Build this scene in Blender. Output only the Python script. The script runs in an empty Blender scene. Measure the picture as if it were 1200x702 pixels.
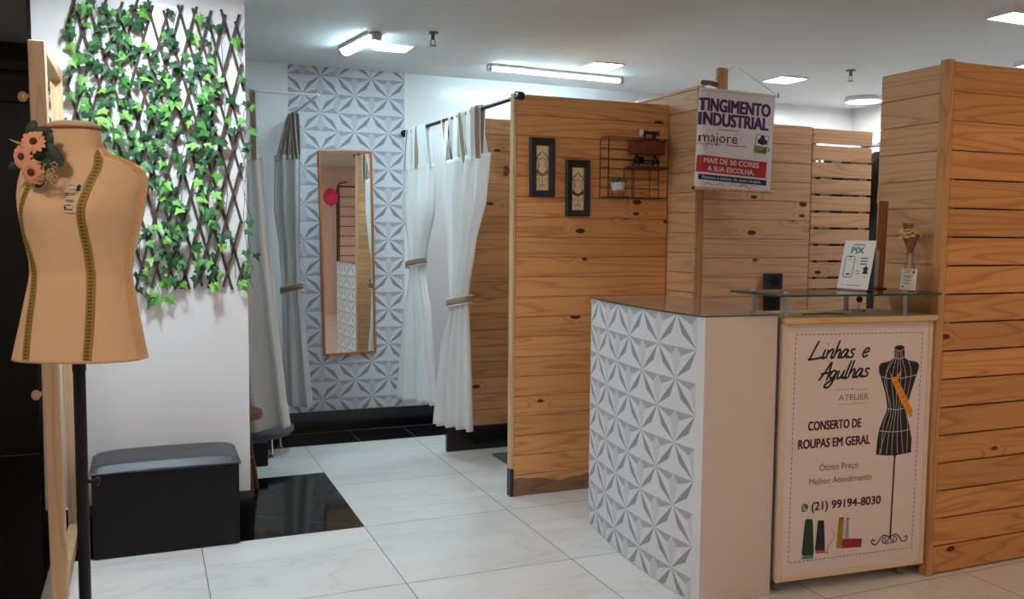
import bpy, bmesh, math, random
from mathutils import Vector, Matrix
random.seed(7)
SC = bpy.context.scene
COL = SC.collection
PI = math.pi

# ------------------------------------------------------------------ helpers
def s2l(c):
    return tuple(((x/255.0)/12.92 if x/255.0 <= .04045 else (((x/255.0)+.055)/1.055)**2.4) for x in c)

class MB:
    """collects geometry, then links it as one mesh object"""
    def __init__(s): s.v = []; s.f = []; s.m = []; s.uv = {}
    def add(s, vs, fs, mi=0):
        b = len(s.v); s.v += [tuple(v) for v in vs]
        for f in fs: s.f.append(tuple(i+b for i in f)); s.m.append(mi)
    def box(s, a, b, mi=0):
        x0, x1 = sorted((a[0], b[0])); y0, y1 = sorted((a[1], b[1])); z0, z1 = sorted((a[2], b[2]))
        s.add([(x0,y0,z0),(x1,y0,z0),(x1,y1,z0),(x0,y1,z0),(x0,y0,z1),(x1,y0,z1),(x1,y1,z1),(x0,y1,z1)],
              [(3,2,1,0),(4,5,6,7),(0,1,5,4),(1,2,6,5),(2,3,7,6),(3,0,4,7)], mi)
    def bbox(s, a, b, c=.003, mi=0):
        """box with chamfered edges"""
        bm = bmesh.new(); bmesh.ops.create_cube(bm, size=1)
        cx = [(a[i]+b[i])/2 for i in range(3)]; sz = [abs(b[i]-a[i]) for i in range(3)]
        for v in bm.verts: v.co = Vector([v.co[i]*sz[i]+cx[i] for i in range(3)])
        c = min(c, min(sz)*.45)
        bmesh.ops.bevel(bm, geom=bm.edges[:], offset=c, segments=1, affect='EDGES', profile=.5)
        s.bm(bm, mi)
    def bm(s, bm, mi=0):
        bm.verts.index_update()
        s.add([v.co[:] for v in bm.verts], [[v.index for v in f.verts] for f in bm.faces], mi); bm.free()
    def prism(s, poly, z0, z1, mi=0):
        """vertical prism over a plan polygon"""
        n = len(poly)
        s.add([(x,y,z0) for x,y in poly]+[(x,y,z1) for x,y in poly],
              [tuple(range(n-1,-1,-1)), tuple(range(n,2*n))]+[(i,(i+1)%n,n+(i+1)%n,n+i) for i in range(n)], mi)
    def plate(s, poly, y0, y1, mi=0):
        """prism over an x-z polygon"""
        n = len(poly)
        s.add([(x,y0,z) for x,z in poly]+[(x,y1,z) for x,z in poly],
              [tuple(range(n)), tuple(range(2*n-1,n-1,-1))]+[((i+1)%n,i,n+i,n+(i+1)%n) for i in range(n)], mi)
    def tube(s, pts, r, n=8, mi=0, caps=True):
        pts = [Vector(q) for q in pts]; rs = r if isinstance(r, (list,tuple)) else [r]*len(pts)
        vs = []; up = None
        for i, q in enumerate(pts):
            t = (pts[min(i+1,len(pts)-1)]-pts[max(i-1,0)]).normalized()
            if up is None: up = t.orthogonal().normalized()
            up = (up-t*up.dot(t)).normalized() if (up-t*up.dot(t)).length > 1e-6 else t.orthogonal().normalized()
            w = t.cross(up)
            for k in range(n):
                a = 2*PI*k/n; vs.append(q+(up*math.cos(a)+w*math.sin(a))*rs[i])
        fs = [(i*n+k, i*n+(k+1)%n, (i+1)*n+(k+1)%n, (i+1)*n+k) for i in range(len(pts)-1) for k in range(n)]
        if caps: fs += [tuple(range(n-1,-1,-1)), tuple((len(pts)-1)*n+k for k in range(n))]
        s.add(vs, fs, mi)
    def lathe(s, prof, c=(0,0,0), n=24, mi=0, axis='z', sx=1, sy=1):
        vs = []
        for r, z in prof:
            for k in range(n):
                a = 2*PI*k/n; x, y = r*math.cos(a)*sx, r*math.sin(a)*sy
                q = {'z':(x,y,z),'y':(x,z,y),'x':(z,x,y)}[axis]
                vs.append((q[0]+c[0],q[1]+c[1],q[2]+c[2]))
        fs = []
        for i in range(len(prof)-1):
            for k in range(n):
                f = (i*n+k, i*n+(k+1)%n, (i+1)*n+(k+1)%n, (i+1)*n+k)
                fs.append(f if axis != 'y' else f[::-1])
        if prof[0][0] > 1e-6: fs.append(tuple(range(n-1,-1,-1)))
        if prof[-1][0] > 1e-6: fs.append(tuple((len(prof)-1)*n+k for k in range(n)))
        s.add(vs, fs, mi)
    def ball(s, c, r, n=16, mi=0):
        r = r if isinstance(r,(tuple,list)) else (r,r,r)
        prof = [(math.sin(PI*i/(n//2)), -math.cos(PI*i/(n//2))) for i in range(n//2+1)]
        b = len(s.v); s.lathe([(max(a,1e-5),z) for a,z in prof], (0,0,0), n, mi)
        for i in range(b, len(s.v)):
            v = s.v[i]; s.v[i] = (v[0]*r[0]+c[0], v[1]*r[1]+c[1], v[2]*r[2]+c[2])
    def ribbon(s, pts, nors, w, th=.001, mi=0):
        """flat band along pts, lying across nors"""
        pts = [Vector(q) for q in pts]; L = []; ws = w if isinstance(w,(list,tuple)) else [w]*len(pts)
        for i, q in enumerate(pts):
            t = (pts[min(i+1,len(pts)-1)]-pts[max(i-1,0)]).normalized(); n = Vector(nors[i]).normalized()
            sd = t.cross(n).normalized()*ws[i]/2
            L += [q-sd, q+sd, q+sd+n*th, q-sd+n*th]
        fs = [(i*4+a, i*4+(a+1)%4, (i+1)*4+(a+1)%4, (i+1)*4+a) for i in range(len(pts)-1) for a in range(4)]
        m = (len(pts)-1)*4
        s.add(L, fs+[(3,2,1,0),(m,m+1,m+2,m+3)], mi)
    def build(s, name, mats, parent=None, smooth=False, world=True, origin=None, bevel=0, uvs=None, autos=None):
        me = bpy.data.meshes.new(name)
        off = Vector((0,0,0))
        if world and parent is not None:
            o = parent
            while o is not None: off = off+o.location; o = o.parent
        if origin is not None: off = Vector(origin)
        me.from_pydata([tuple(Vector(v)-off) for v in s.v], [], s.f)
        mats = mats if isinstance(mats,(list,tuple)) else [mats]
        for m in mats: me.materials.append(m)
        me.polygons.foreach_set('material_index', s.m)
        if smooth: me.polygons.foreach_set('use_smooth', [True]*len(me.polygons))
        me.update()
        bm = bmesh.new(); bm.from_mesh(me); bmesh.ops.recalc_face_normals(bm, faces=bm.faces[:]) if autos != 'keep' else None
        bm.to_mesh(me); bm.free()
        ob = bpy.data.objects.new(name, me); COL.objects.link(ob)
        if parent is not None: ob.parent = parent
        elif origin is not None: ob.location = origin
        if bevel:
            b = ob.modifiers.new('bevel','BEVEL'); b.width = bevel; b.segments = 2; b.limit_method = 'ANGLE'
        return ob

def tag(o, label=None, cat=None, group=None, kind=None):
    if label: o['label'] = label
    if cat: o['category'] = cat
    if group: o['group'] = group
    if kind: o['kind'] = kind
    return o
def thing(name, loc, label, cat, group=None, rot=None):
    o = bpy.data.objects.new(name, None); COL.objects.link(o); o.location = loc; o.empty_display_size = .1
    if rot: o.rotation_euler = rot
    return tag(o, label, cat, group)
def copy_tree(o, parent=None):
    c = o.copy(); COL.objects.link(c)
    if parent is not None: c.parent = parent
    for ch in o.children: copy_tree(ch, c)
    return c

# ------------------------------------------------------------------ materials
def mat(name, rgb, rough=.6, metal=0, spec=.5, **k):
    m = bpy.data.materials.new(name); m.use_nodes = True; nt = m.node_tree
    b = nt.nodes['Principled BSDF']; c = s2l(rgb)
    b.inputs['Base Color'].default_value = (*c,1); b.inputs['Roughness'].default_value = rough
    b.inputs['Metallic'].default_value = metal; b.inputs['Specular IOR Level'].default_value = spec
    if 'trans' in k: b.inputs['Transmission Weight'].default_value = k['trans']
    if 'ior' in k: b.inputs['IOR'].default_value = k['ior']
    if 'emit' in k:
        b.inputs['Emission Color'].default_value = (*k.get('ecol',(1,1,1)),1); b.inputs['Emission Strength'].default_value = k['emit']
    if 'sheen' in k: b.inputs['Sheen Weight'].default_value = k['sheen']
    var = k.get('var', 0.06); sc = k.get('vscale', 6); bump = k.get('bump', 0); bs = k.get('bscale', 60)
    N = nt.nodes; L = nt.links
    if var > 0 and 'emit' not in k:
        tc = N.new('ShaderNodeTexCoord'); no = N.new('ShaderNodeTexNoise'); no.inputs['Scale'].default_value = sc; no.inputs['Detail'].default_value = 5
        L.new(tc.outputs['Object'], no.inputs['Vector'])
        mr = N.new('ShaderNodeMapRange'); mr.inputs[3].default_value = 1-var; mr.inputs[4].default_value = 1+var
        L.new(no.outputs['Fac'], mr.inputs[0])
        mx = N.new('ShaderNodeVectorMath'); mx.operation = 'SCALE'; mx.inputs[0].default_value = c
        L.new(mr.outputs[0], mx.inputs['Scale']); L.new(mx.outputs[0], b.inputs['Base Color'])
    if bump:
        tc = N.new('ShaderNodeTexCoord'); no = N.new('ShaderNodeTexNoise'); no.inputs['Scale'].default_value = bs; no.inputs['Detail'].default_value = 4
        L.new(tc.outputs['Object'], no.inputs['Vector'])
        bp = N.new('ShaderNodeBump'); bp.inputs['Strength'].default_value = bump; bp.inputs['Distance'].default_value = .004
        L.new(no.outputs['Fac'], bp.inputs['Height']); L.new(bp.outputs[0], b.inputs['Normal'])
    return m

def wood(name, light, dark, knot=(84,46,26), axis='X', rough=.5, knots=True, grain=1.0, plank_var=.10):
    """sawn softwood: growth lines that bend round the knots, fine fibre, a little difference from plank to plank"""
    m = bpy.data.materials.new(name); m.use_nodes = True; nt = m.node_tree; N = nt.nodes; L = nt.links
    b = N['Principled BSDF']; b.inputs['Roughness'].default_value = rough; b.inputs['Specular IOR Level'].default_value = .35
    def math_(op, a, c=None):
        n = N.new('ShaderNodeMath'); n.operation = op
        for k, v in ((0,a),(1,c)):
            if v is None: continue
            if isinstance(v,(int,float)): n.inputs[k].default_value = v
            else: L.new(v, n.inputs[k])
        return n.outputs[0]
    tc = N.new('ShaderNodeTexCoord'); ge = N.new('ShaderNodeNewGeometry'); R_ = ge.outputs['Random Per Island']
    sp = N.new('ShaderNodeSeparateXYZ'); L.new(tc.outputs['Object'], sp.inputs[0])
    al, ac, th = {'X':(0,2,1),'Y':(1,2,0),'Z':(2,0,1)}[axis]
    A = math_('ADD', sp.outputs[al], math_('MULTIPLY', R_, 31.7)); B = math_('ADD', sp.outputs[ac], math_('MULTIPLY', R_, 17.3)); T = sp.outputs[th]
    def vec(ka, kb, kt):
        c = N.new('ShaderNodeCombineXYZ'); L.new(math_('MULTIPLY',A,ka), c.inputs[0]); L.new(math_('MULTIPLY',B,kb), c.inputs[1]); L.new(math_('MULTIPLY',T,kt), c.inputs[2]); return c.outputs[0]
    n1 = N.new('ShaderNodeTexNoise'); n1.inputs['Scale'].default_value = 1; n1.inputs['Detail'].default_value = 1.0; n1.inputs['Distortion'].default_value = .1
    L.new(vec(.55*grain,7.5*grain,7.5*grain), n1.inputs['Vector']); field = math_('MULTIPLY', n1.outputs['Fac'], 10)
    km = None
    if knots:
        vo = N.new('ShaderNodeTexVoronoi'); vo.voronoi_dimensions = '2D'; vo.inputs['Scale'].default_value = 1; L.new(vec(3.4,7.5,0), vo.inputs['Vector'])
        cs = N.new('ShaderNodeSeparateColor'); L.new(vo.outputs['Color'], cs.inputs[0]); gt = math_('GREATER_THAN', cs.outputs[0], .86)
        def fall(lo, hi):
            r = N.new('ShaderNodeMapRange'); r.interpolation_type = 'SMOOTHSTEP'; r.inputs[1].default_value = lo; r.inputs[2].default_value = hi; r.inputs[3].default_value = 1; r.inputs[4].default_value = 0
            L.new(vo.outputs['Distance'], r.inputs[0]); return math_('MULTIPLY', r.outputs[0], gt)
        km = math_('MINIMUM', math_('MULTIPLY', math_('MAXIMUM', math_('SUBTRACT', fall(.0,.16), math_('MULTIPLY', cs.outputs[1], .55)), 0), 3.5), 1); field = math_('ADD', field, math_('MULTIPLY', fall(.0,.42), 1.6))
    fr = math_('FRACT', field)
    r1 = N.new('ShaderNodeValToRGB'); e = r1.color_ramp.elements; l_, d_ = s2l(light), s2l(dark)
    mixc = lambda k: (*[a*(1-k)+c*k for a,c in zip(l_,d_)],1)
    e[0].position = 0; e[0].color = mixc(.1); e[1].position = 1; e[1].color = mixc(.1)
    for p_, k in ((.35,0),(.7,.2),(.88,.7),(.94,.5)):
        q = e.new(p_); q.color = mixc(k)
    L.new(fr, r1.inputs[0])
    n2 = N.new('ShaderNodeTexNoise'); n2.inputs['Scale'].default_value = 1; n2.inputs['Detail'].default_value = 3
    L.new(vec(3,150,150), n2.inputs['Vector'])
    def mr(src, a, c):
        r = N.new('ShaderNodeMapRange'); r.inputs[3].default_value = a; r.inputs[4].default_value = c; L.new(src, r.inputs[0]); return r.outputs[0]
    f_ = math_('MULTIPLY', mr(n2.outputs['Fac'],.88,1.1), mr(R_,1-plank_var,1+plank_var*.5))
    n3 = N.new('ShaderNodeTexNoise'); n3.inputs['Scale'].default_value = 1; L.new(vec(1.2,5,5), n3.inputs['Vector']); f_ = math_('MULTIPLY', f_, mr(n3.outputs['Fac'],.9,1.1))
    sc = N.new('ShaderNodeVectorMath'); sc.operation = 'SCALE'; L.new(r1.outputs[0], sc.inputs[0]); L.new(f_, sc.inputs['Scale']); last = sc.outputs[0]
    if km is not None:
        mx = N.new('ShaderNodeMix'); mx.data_type = 'RGBA'; L.new(km, mx.inputs[0]); L.new(last, mx.inputs[6]); mx.inputs[7].default_value = (*s2l(knot),1); last = mx.outputs[2]
    L.new(last, b.inputs['Base Color'])
    return m

M = {}
M['wall'] = mat('wall_paint', (232,232,234), .24, var=.015, vscale=3)
M['wallm'] = mat('wall_paint_matte', (232,230,226), .6, var=.02, vscale=2)
M['ceil'] = mat('ceiling_paint', (220,220,220), .75, var=.02, vscale=1.5)
M['pine'] = wood('pine_boards', (236,174,112), (200,126,68))
M['pine_edge'] = wood('pine_edge', (222,184,140), (196,152,104), axis='Z', knots=False, rough=.6)
M['pine_post'] = wood('pine_post', (208,158,104), (172,118,70), axis='Z', knots=False, rough=.6)
M['pine_y'] = wood('pine_boards_side', (226,180,136), (192,142,98), axis='Y')
M['pine_far'] = wood('pine_boards_pale', (232,184,142), (200,146,104))
M['pine_w'] = wood('pine_boards_worn', (220,174,128), (180,130,88), axis='X', plank_var=.14)
M['pine_or'] = wood('pine_boards_orange', (220,160,96), (178,114,58), knots=True, plank_var=.16)
M['frame_wood'] = wood('frame_wood', (196,134,80), (160,100,54), axis='Z', knots=False)
M['frame_light'] = wood('frame_light_wood', (218,180,142), (192,150,110), axis='Z', knots=False)
M['dark_wood'] = wood('dark_wood', (120,72,44), (78,44,26), axis='X', knots=False)
M['slab_wood'] = wood('slab_wood', (226,192,148), (206,168,120), axis='X', knots=False, plank_var=0)
M['black'] = mat('black_laminate', (15,15,17), .5, spec=.3, var=.1, vscale=3)
M['black_gl'] = mat('black_granite', (14,13,14), .08, spec=.5, var=.2, vscale=60)
M['black_sk'] = mat('black_skirting', (20,20,22), .18, var=.15, vscale=40)
M['grout'] = mat('grout', (120,112,104), .8)
M['pad'] = mat('black_leatherette', (52,54,62), .42, bump=.15, bscale=220, var=.05)
M['metal_blk'] = mat('black_metal', (28,26,26), .4, metal=.3)
M['chrome'] = mat('chrome', (200,200,204), .18, metal=1, var=0)
M['alu'] = mat('brushed_aluminium', (176,178,182), .35, metal=1, var=.03)
M['white_pl'] = mat('white_plastic', (236,236,238), .4, var=0)
M['curtain'] = mat('curtain_cloth', (246,246,246), .8, spec=.2, sheen=.2, bump=.12, bscale=90, var=.03)
_c = M['curtain'].node_tree; _b = _c.nodes['Principled BSDF']; _t = _c.nodes.new('ShaderNodeBsdfTranslucent'); _t.inputs[0].default_value = (.95,.95,.93,1)
_m = _c.nodes.new('ShaderNodeMixShader'); _m.inputs[0].default_value = .25; _c.links.new(_b.outputs[0], _m.inputs[1]); _c.links.new(_t.outputs[0], _m.inputs[2]); _c.links.new(_m.outputs[0], _c.nodes['Material Output'].inputs['Surface'])
M['taupe'] = mat('taupe_cloth', (158,136,118), .85, spec=.2, var=.05, bump=.1, bscale=200)
M['laminate'] = mat('counter_laminate', (226,212,202), .45, var=.01)
M['sign_face'] = mat('sign_print_ground', (236,222,216), .38, var=.008)
M['sign_edge'] = mat('sign_edge', (232,212,186), .5, var=.03)
M['canvas'] = mat('canvas', (238,198,154), .9, spec=.15, bump=.5, bscale=260, var=.07, vscale=5)
M['canvas_top'] = mat('canvas_top', (222,192,158), .9, spec=.15, bump=.4, bscale=260, var=.08)
M['welt'] = mat('seam_cloth', (222,172,124), .9, spec=.1, var=.15, vscale=50, bump=.3, bscale=120)
M['rim'] = mat('rim_cord', (150,88,52), .8, var=.2, vscale=40)
M['ink'] = mat('black_ink', (30,26,28), .6, var=0)
M['ink2'] = mat('grey_ink', (110,104,104), .6, var=0)
M['wine'] = mat('wine_ink', (78,22,30), .6, var=0)
M['white_ink'] = mat('white_ink', (222,214,214), .6, var=0)
M['teal'] = mat('teal_ink', (56,140,134), .6, var=0)
M['green_ink'] = mat('green_ink', (64,134,66), .6, var=0)
M['orange_ink'] = mat('orange_ink', (240,160,30), .6, var=0)
M['red_ink'] = mat('red_ink', (196,36,48), .6, var=0)
M['purple'] = mat('purple_ink', (78,34,92), .6, var=0)
M['navy'] = mat('navy_ink', (32,34,84), .6, var=0)
M['pinkish'] = mat('pink_ink', (210,150,180), .6, var=0)
M['gold_ink'] = mat('gold_ink', (190,168,60), .6, var=0)
M['olive_ink'] = mat('olive_ink', (96,112,44), .6, var=0)
M['spool_g'] = mat('spool_green_ink', (36,70,48), .6, var=0)
M['spool_b'] = mat('spool_blue_ink', (34,40,54), .6, var=0)
M['spool_y'] = mat('spool_ochre_ink', (168,134,40), .6, var=0)
M['spool_s'] = mat('spool_silver_ink', (150,164,186), .6, var=0)
M['spool_r'] = mat('spool_red_ink', (160,34,60), .6, var=0)
M['banner'] = mat('banner_cloth', (238,232,236), .45, var=.02)
M['paper'] = mat('white_card', (240,240,238), .5, var=.01)
M['cream'] = mat('cream_print', (238,216,168), .5, var=.08, vscale=30)
M['sepia'] = mat('sepia_ink', (92,60,40), .6, var=0)
M['frame_blk'] = mat('black_frame', (34,32,32), .45, var=.1)
M['brown_ink'] = mat('ochre_ink', (176,120,60), .6, var=0)
M['paperlight'] = mat('brochure', (222,204,150), .6, var=.1, vscale=20)
M['leaf'] = None
M['stem'] = mat('ivy_stem', (70,74,40), .7)
M['lattice'] = mat('trellis_wood', (74,60,52), .75, var=.2, vscale=30)
M['flower'] = mat('petal', (234,164,128), .7, var=.12, vscale=60)
M['flower_c'] = mat('flower_centre', (96,54,38), .9)
M['leaf_dk'] = mat('corsage_leaf', (44,66,44), .6, var=.2, vscale=30)
M['dried'] = mat('dried_flower', (232,206,152), .9, var=.15, vscale=80)
M['kraft'] = mat('kraft_wrap', (150,104,66), .8, var=.15, vscale=40)
M['pot_w'] = mat('pot_white', (220,222,226), .4)
M['pot_b'] = mat('pot_bottom', (206,158,118), .6)
M['succ'] = mat('succulent', (64,122,52), .5, var=.2, vscale=80)
M['socket'] = mat('socket_grey', (52,52,56), .4)
M['mat_grey'] = mat('mat_fibre', (96,96,102), .95, bump=.8, bscale=300, var=.25, vscale=150)
M['pink_wall'] = mat('corridor_wall', (226,196,182), .7, var=.02)
M['balloon'] = mat('balloon', (226,52,108), .25, var=0)
M['dark_wall'] = mat('dark_shopfront', (30,29,31), .3, var=.1)
M['stool_wood'] = mat('stool_wood', (116,76,54), .5, var=.12, vscale=20)
M['grey_pad'] = mat('grey_upholstery', (82,84,88), .8, bump=.1)

def glass(name, tint=(.93,.98,.96), rough=.02, k=1.0):
    """thin clear pane: lets light through and mirrors at grazing angles"""
    m = bpy.data.materials.new(name); m.use_nodes = True; nt = m.node_tree; N = nt.nodes; L = nt.links
    N.remove(N['Principled BSDF']); out = N['Material Output']
    tr = N.new('ShaderNodeBsdfTransparent'); tr.inputs[0].default_value = (*tint,1)
    gl = N.new('ShaderNodeBsdfGlossy'); gl.inputs['Roughness'].default_value = rough
    fr = N.new('ShaderNodeFresnel'); fr.inputs[0].default_value = 1.45
    mx = N.new('ShaderNodeMixShader'); kk = N.new('ShaderNodeMath'); kk.operation = 'MULTIPLY'; kk.inputs[1].default_value = k; L.new(fr.outputs[0], kk.inputs[0]); L.new(kk.outputs[0], mx.inputs[0]); L.new(tr.outputs[0], mx.inputs[1]); L.new(gl.outputs[0], mx.inputs[2]); L.new(mx.outputs[0], out.inputs['Surface'])
    return m
M['glass'] = glass('clear_glass', (.86,.95,.92)); M['acrylic'] = glass('acrylic', (.985,.99,.99), .02, .35)
M['glass_edge'] = mat('green_glass_edge', (40,84,72), .15, var=0)
def mirror(name):
    m = bpy.data.materials.new(name); m.use_nodes = True; b = m.node_tree.nodes['Principled BSDF']
    b.inputs['Base Color'].default_value = (.86,.88,.87,1); b.inputs['Metallic'].default_value = 1; b.inputs['Roughness'].default_value = .012
    return m
M['mirror'] = mirror('mirror_silver')

def leaf_mat():
    m = bpy.data.materials.new('ivy_leaf'); m.use_nodes = True; nt = m.node_tree; N = nt.nodes; L = nt.links
    b = N['Principled BSDF']; b.inputs['Roughness'].default_value = .5
    ge = N.new('ShaderNodeNewGeometry'); r = N.new('ShaderNodeValToRGB'); r.color_ramp.interpolation = 'LINEAR'
    e = r.color_ramp.elements; e[0].position = 0; e[0].color = (*s2l((36,74,48)),1); e[1].position = 1; e[1].color = (*s2l((150,204,100)),1)
    for p_, c in ((.48,(46,92,52)),(.66,(66,126,60)),(.82,(106,170,72))):
        q = e.new(p_); q.color = (*s2l(c),1)
    L.new(ge.outputs['Random Per Island'], r.inputs[0])
    tc = N.new('ShaderNodeTexCoord'); no = N.new('ShaderNodeTexNoise'); no.inputs['Scale'].default_value = 70
    L.new(tc.outputs['Object'], no.inputs['Vector'])
    mr = N.new('ShaderNodeMapRange'); mr.inputs[3].default_value = .75; mr.inputs[4].default_value = 1.3; L.new(no.outputs['Fac'], mr.inputs[0])
    sc = N.new('ShaderNodeVectorMath'); sc.operation = 'SCALE'; L.new(r.outputs[0], sc.inputs[0]); L.new(mr.outputs[0], sc.inputs['Scale'])
    L.new(sc.outputs[0], b.inputs['Base Color'])
    return m
M['leaf'] = leaf_mat()

def floor_mat():
    """80 cm white marbled porcelain tiles, thin grey joints, grid through the world origin"""
    m = bpy.data.materials.new('marble_tiles'); m.use_nodes = True; nt = m.node_tree; N = nt.nodes; L = nt.links
    b = N['Principled BSDF']; b.inputs['Roughness'].default_value = .12; b.inputs['Specular IOR Level'].default_value = .45
    tc = N.new('ShaderNodeTexCoord'); sp = N.new('ShaderNodeSeparateXYZ'); L.new(tc.outputs['Object'], sp.inputs[0])
    fl = []; jt = []
    for ax in (0,1):
        d = N.new('ShaderNodeMath'); d.operation = 'DIVIDE'; d.inputs[1].default_value = .8; L.new(sp.outputs[ax], d.inputs[0])
        f = N.new('ShaderNodeMath'); f.operation = 'FLOOR'; L.new(d.outputs[0], f.inputs[0]); fl.append(f)
        r = N.new('ShaderNodeMath'); r.operation = 'FRACT'; L.new(d.outputs[0], r.inputs[0])
        a = N.new('ShaderNodeMath'); a.operation = 'SUBTRACT'; a.inputs[1].default_value = .5; L.new(r.outputs[0], a.inputs[0])
        c = N.new('ShaderNodeMath'); c.operation = 'ABSOLUTE'; L.new(a.outputs[0], c.inputs[0])
        g = N.new('ShaderNodeMath'); g.operation = 'GREATER_THAN'; g.inputs[1].default_value = .4972; L.new(c.outputs[0], g.inputs[0]); jt.append(g)
    mx = N.new('ShaderNodeMath'); mx.operation = 'MAXIMUM'; L.new(jt[0].outputs[0], mx.inputs[0]); L.new(jt[1].outputs[0], mx.inputs[1])
    cb = N.new('ShaderNodeCombineXYZ'); L.new(fl[0].outputs[0], cb.inputs[0]); L.new(fl[1].outputs[0], cb.inputs[1])
    off = N.new('ShaderNodeVectorMath'); off.operation = 'MULTIPLY'; off.inputs[1].default_value = (7.3,3.9,1); L.new(cb.outputs[0], off.inputs[0])
    ad = N.new('ShaderNodeVectorMath'); ad.operation = 'ADD'; L.new(tc.outputs['Object'], ad.inputs[0]); L.new(off.outputs[0], ad.inputs[1])
    ro = N.new('ShaderNodeMapping'); ro.inputs['Rotation'].default_value = (0,0,.6); ro.inputs['Scale'].default_value = (1,3.2,1); L.new(ad.outputs[0], ro.inputs[0])
    n1 = N.new('ShaderNodeTexNoise'); n1.inputs['Scale'].default_value = .9; n1.inputs['Detail'].default_value = 6; n1.inputs['Distortion'].default_value = .8; L.new(ro.outputs[0], n1.inputs['Vector'])
    r1 = N.new('ShaderNodeValToRGB'); e = r1.color_ramp.elements
    base = s2l((226,226,224))
    e[0].position = 0; e[0].color = (*base,1); e[1].position = 1; e[1].color = (*base,1)
    for p_, c in ((.475,(226,226,224)),(.5,(217,216,214)),(.512,(226,226,224)),(.62,(232,232,230))):
        q = e.new(p_); q.color = (*s2l(c),1)
    L.new(n1.outputs['Fac'], r1.inputs[0])
    mi = N.new('ShaderNodeMix'); mi.data_type = 'RGBA'; L.new(mx.outputs[0], mi.inputs[0]); L.new(r1.outputs[0], mi.inputs[6]); mi.inputs[7].default_value = (*s2l((112,104,98)),1)
    L.new(mi.outputs[2], b.inputs['Base Color'])
    rr = N.new('ShaderNodeMapRange'); rr.inputs[3].default_value = .13; rr.inputs[4].default_value = .7; L.new(mx.outputs[0], rr.inputs[0]); L.new(rr.outputs[0], b.inputs['Roughness'])
    return m
M['floor'] = floor_mat()

def tape_mat():
    m = bpy.data.materials.new('tape_print'); m.use_nodes = True; nt = m.node_tree; N = nt.nodes; L = nt.links
    b = N['Principled BSDF']; b.inputs['Roughness'].default_value = .6
    tc = N.new('ShaderNodeTexCoord'); sp = N.new('ShaderNodeSeparateXYZ'); L.new(tc.outputs['Object'], sp.inputs[0])
    d = N.new('ShaderNodeMath'); d.operation = 'MULTIPLY'; d.inputs[1].default_value = 100; L.new(sp.outputs[2], d.inputs[0])
    r = N.new('ShaderNodeMath'); r.operation = 'FRACT'; L.new(d.outputs[0], r.inputs[0])
    g = N.new('ShaderNodeMath'); g.operation = 'GREATER_THAN'; g.inputs[1].default_value = .62; L.new(r.outputs[0], g.inputs[0])
    mi = N.new('ShaderNodeMix'); mi.data_type = 'RGBA'; L.new(g.outputs[0], mi.inputs[0])
    mi.inputs[6].default_value = (*s2l((154,120,44)),1); mi.inputs[7].default_value = (*s2l((80,62,26)),1)
    L.new(mi.outputs[2], b.inputs['Base Color']); return m
M['tape_mid'] = tape_mat(); M['tape'] = mat('tape_yellow', (164,128,48), .6, var=.05)

def lamp(name, col, strength):
    m = bpy.data.materials.new(name); m.use_nodes = True; nt = m.node_tree
    b = nt.nodes['Principled BSDF']; b.inputs['Base Color'].default_value = (.9,.9,.9,1)
    b.inputs['Emission Color'].default_value = (*col,1); b.inputs['Emission Strength'].default_value = strength
    return m
COOL = (.64,.91,1.0); NEU = (.95,.98,1.0); WARM = (1.0,.80,.60); NW = (1.0,.92,.84)
M['l_tube'] = lamp('lamp_cool', COOL, 17)
M['l_cool'] = lamp('lamp_cool_panel', COOL, 14)
M['l_neu'] = lamp('lamp_neutral', NEU, 18)
M['l_warmsq'] = lamp('lamp_warm_white', NW, 16)
M['l_warm'] = lamp('lamp_warm', (1.0,.66,.42), 4.4)
M['l_or'] = lamp('lamp_orange_warm', (1.0,.60,.32), 8)
M['l_fill_dim'] = lamp('fill_lamp_dim', (1.0,.9,.8), 2.5)  # added fill to lift the ceiling of the unlit neighbouring shop
M['l_far'] = lamp('lamp_corridor', (1.0,.72,.55), 11)
M['l_fill_left'] = lamp('fill_lamp_left', (1.0,.84,.70), 20)  # added fill that brightens the dress form and the pillar
M['l_pil'] = lamp('lamp_pillar', (.80,.92,1.0), 62)

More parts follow.
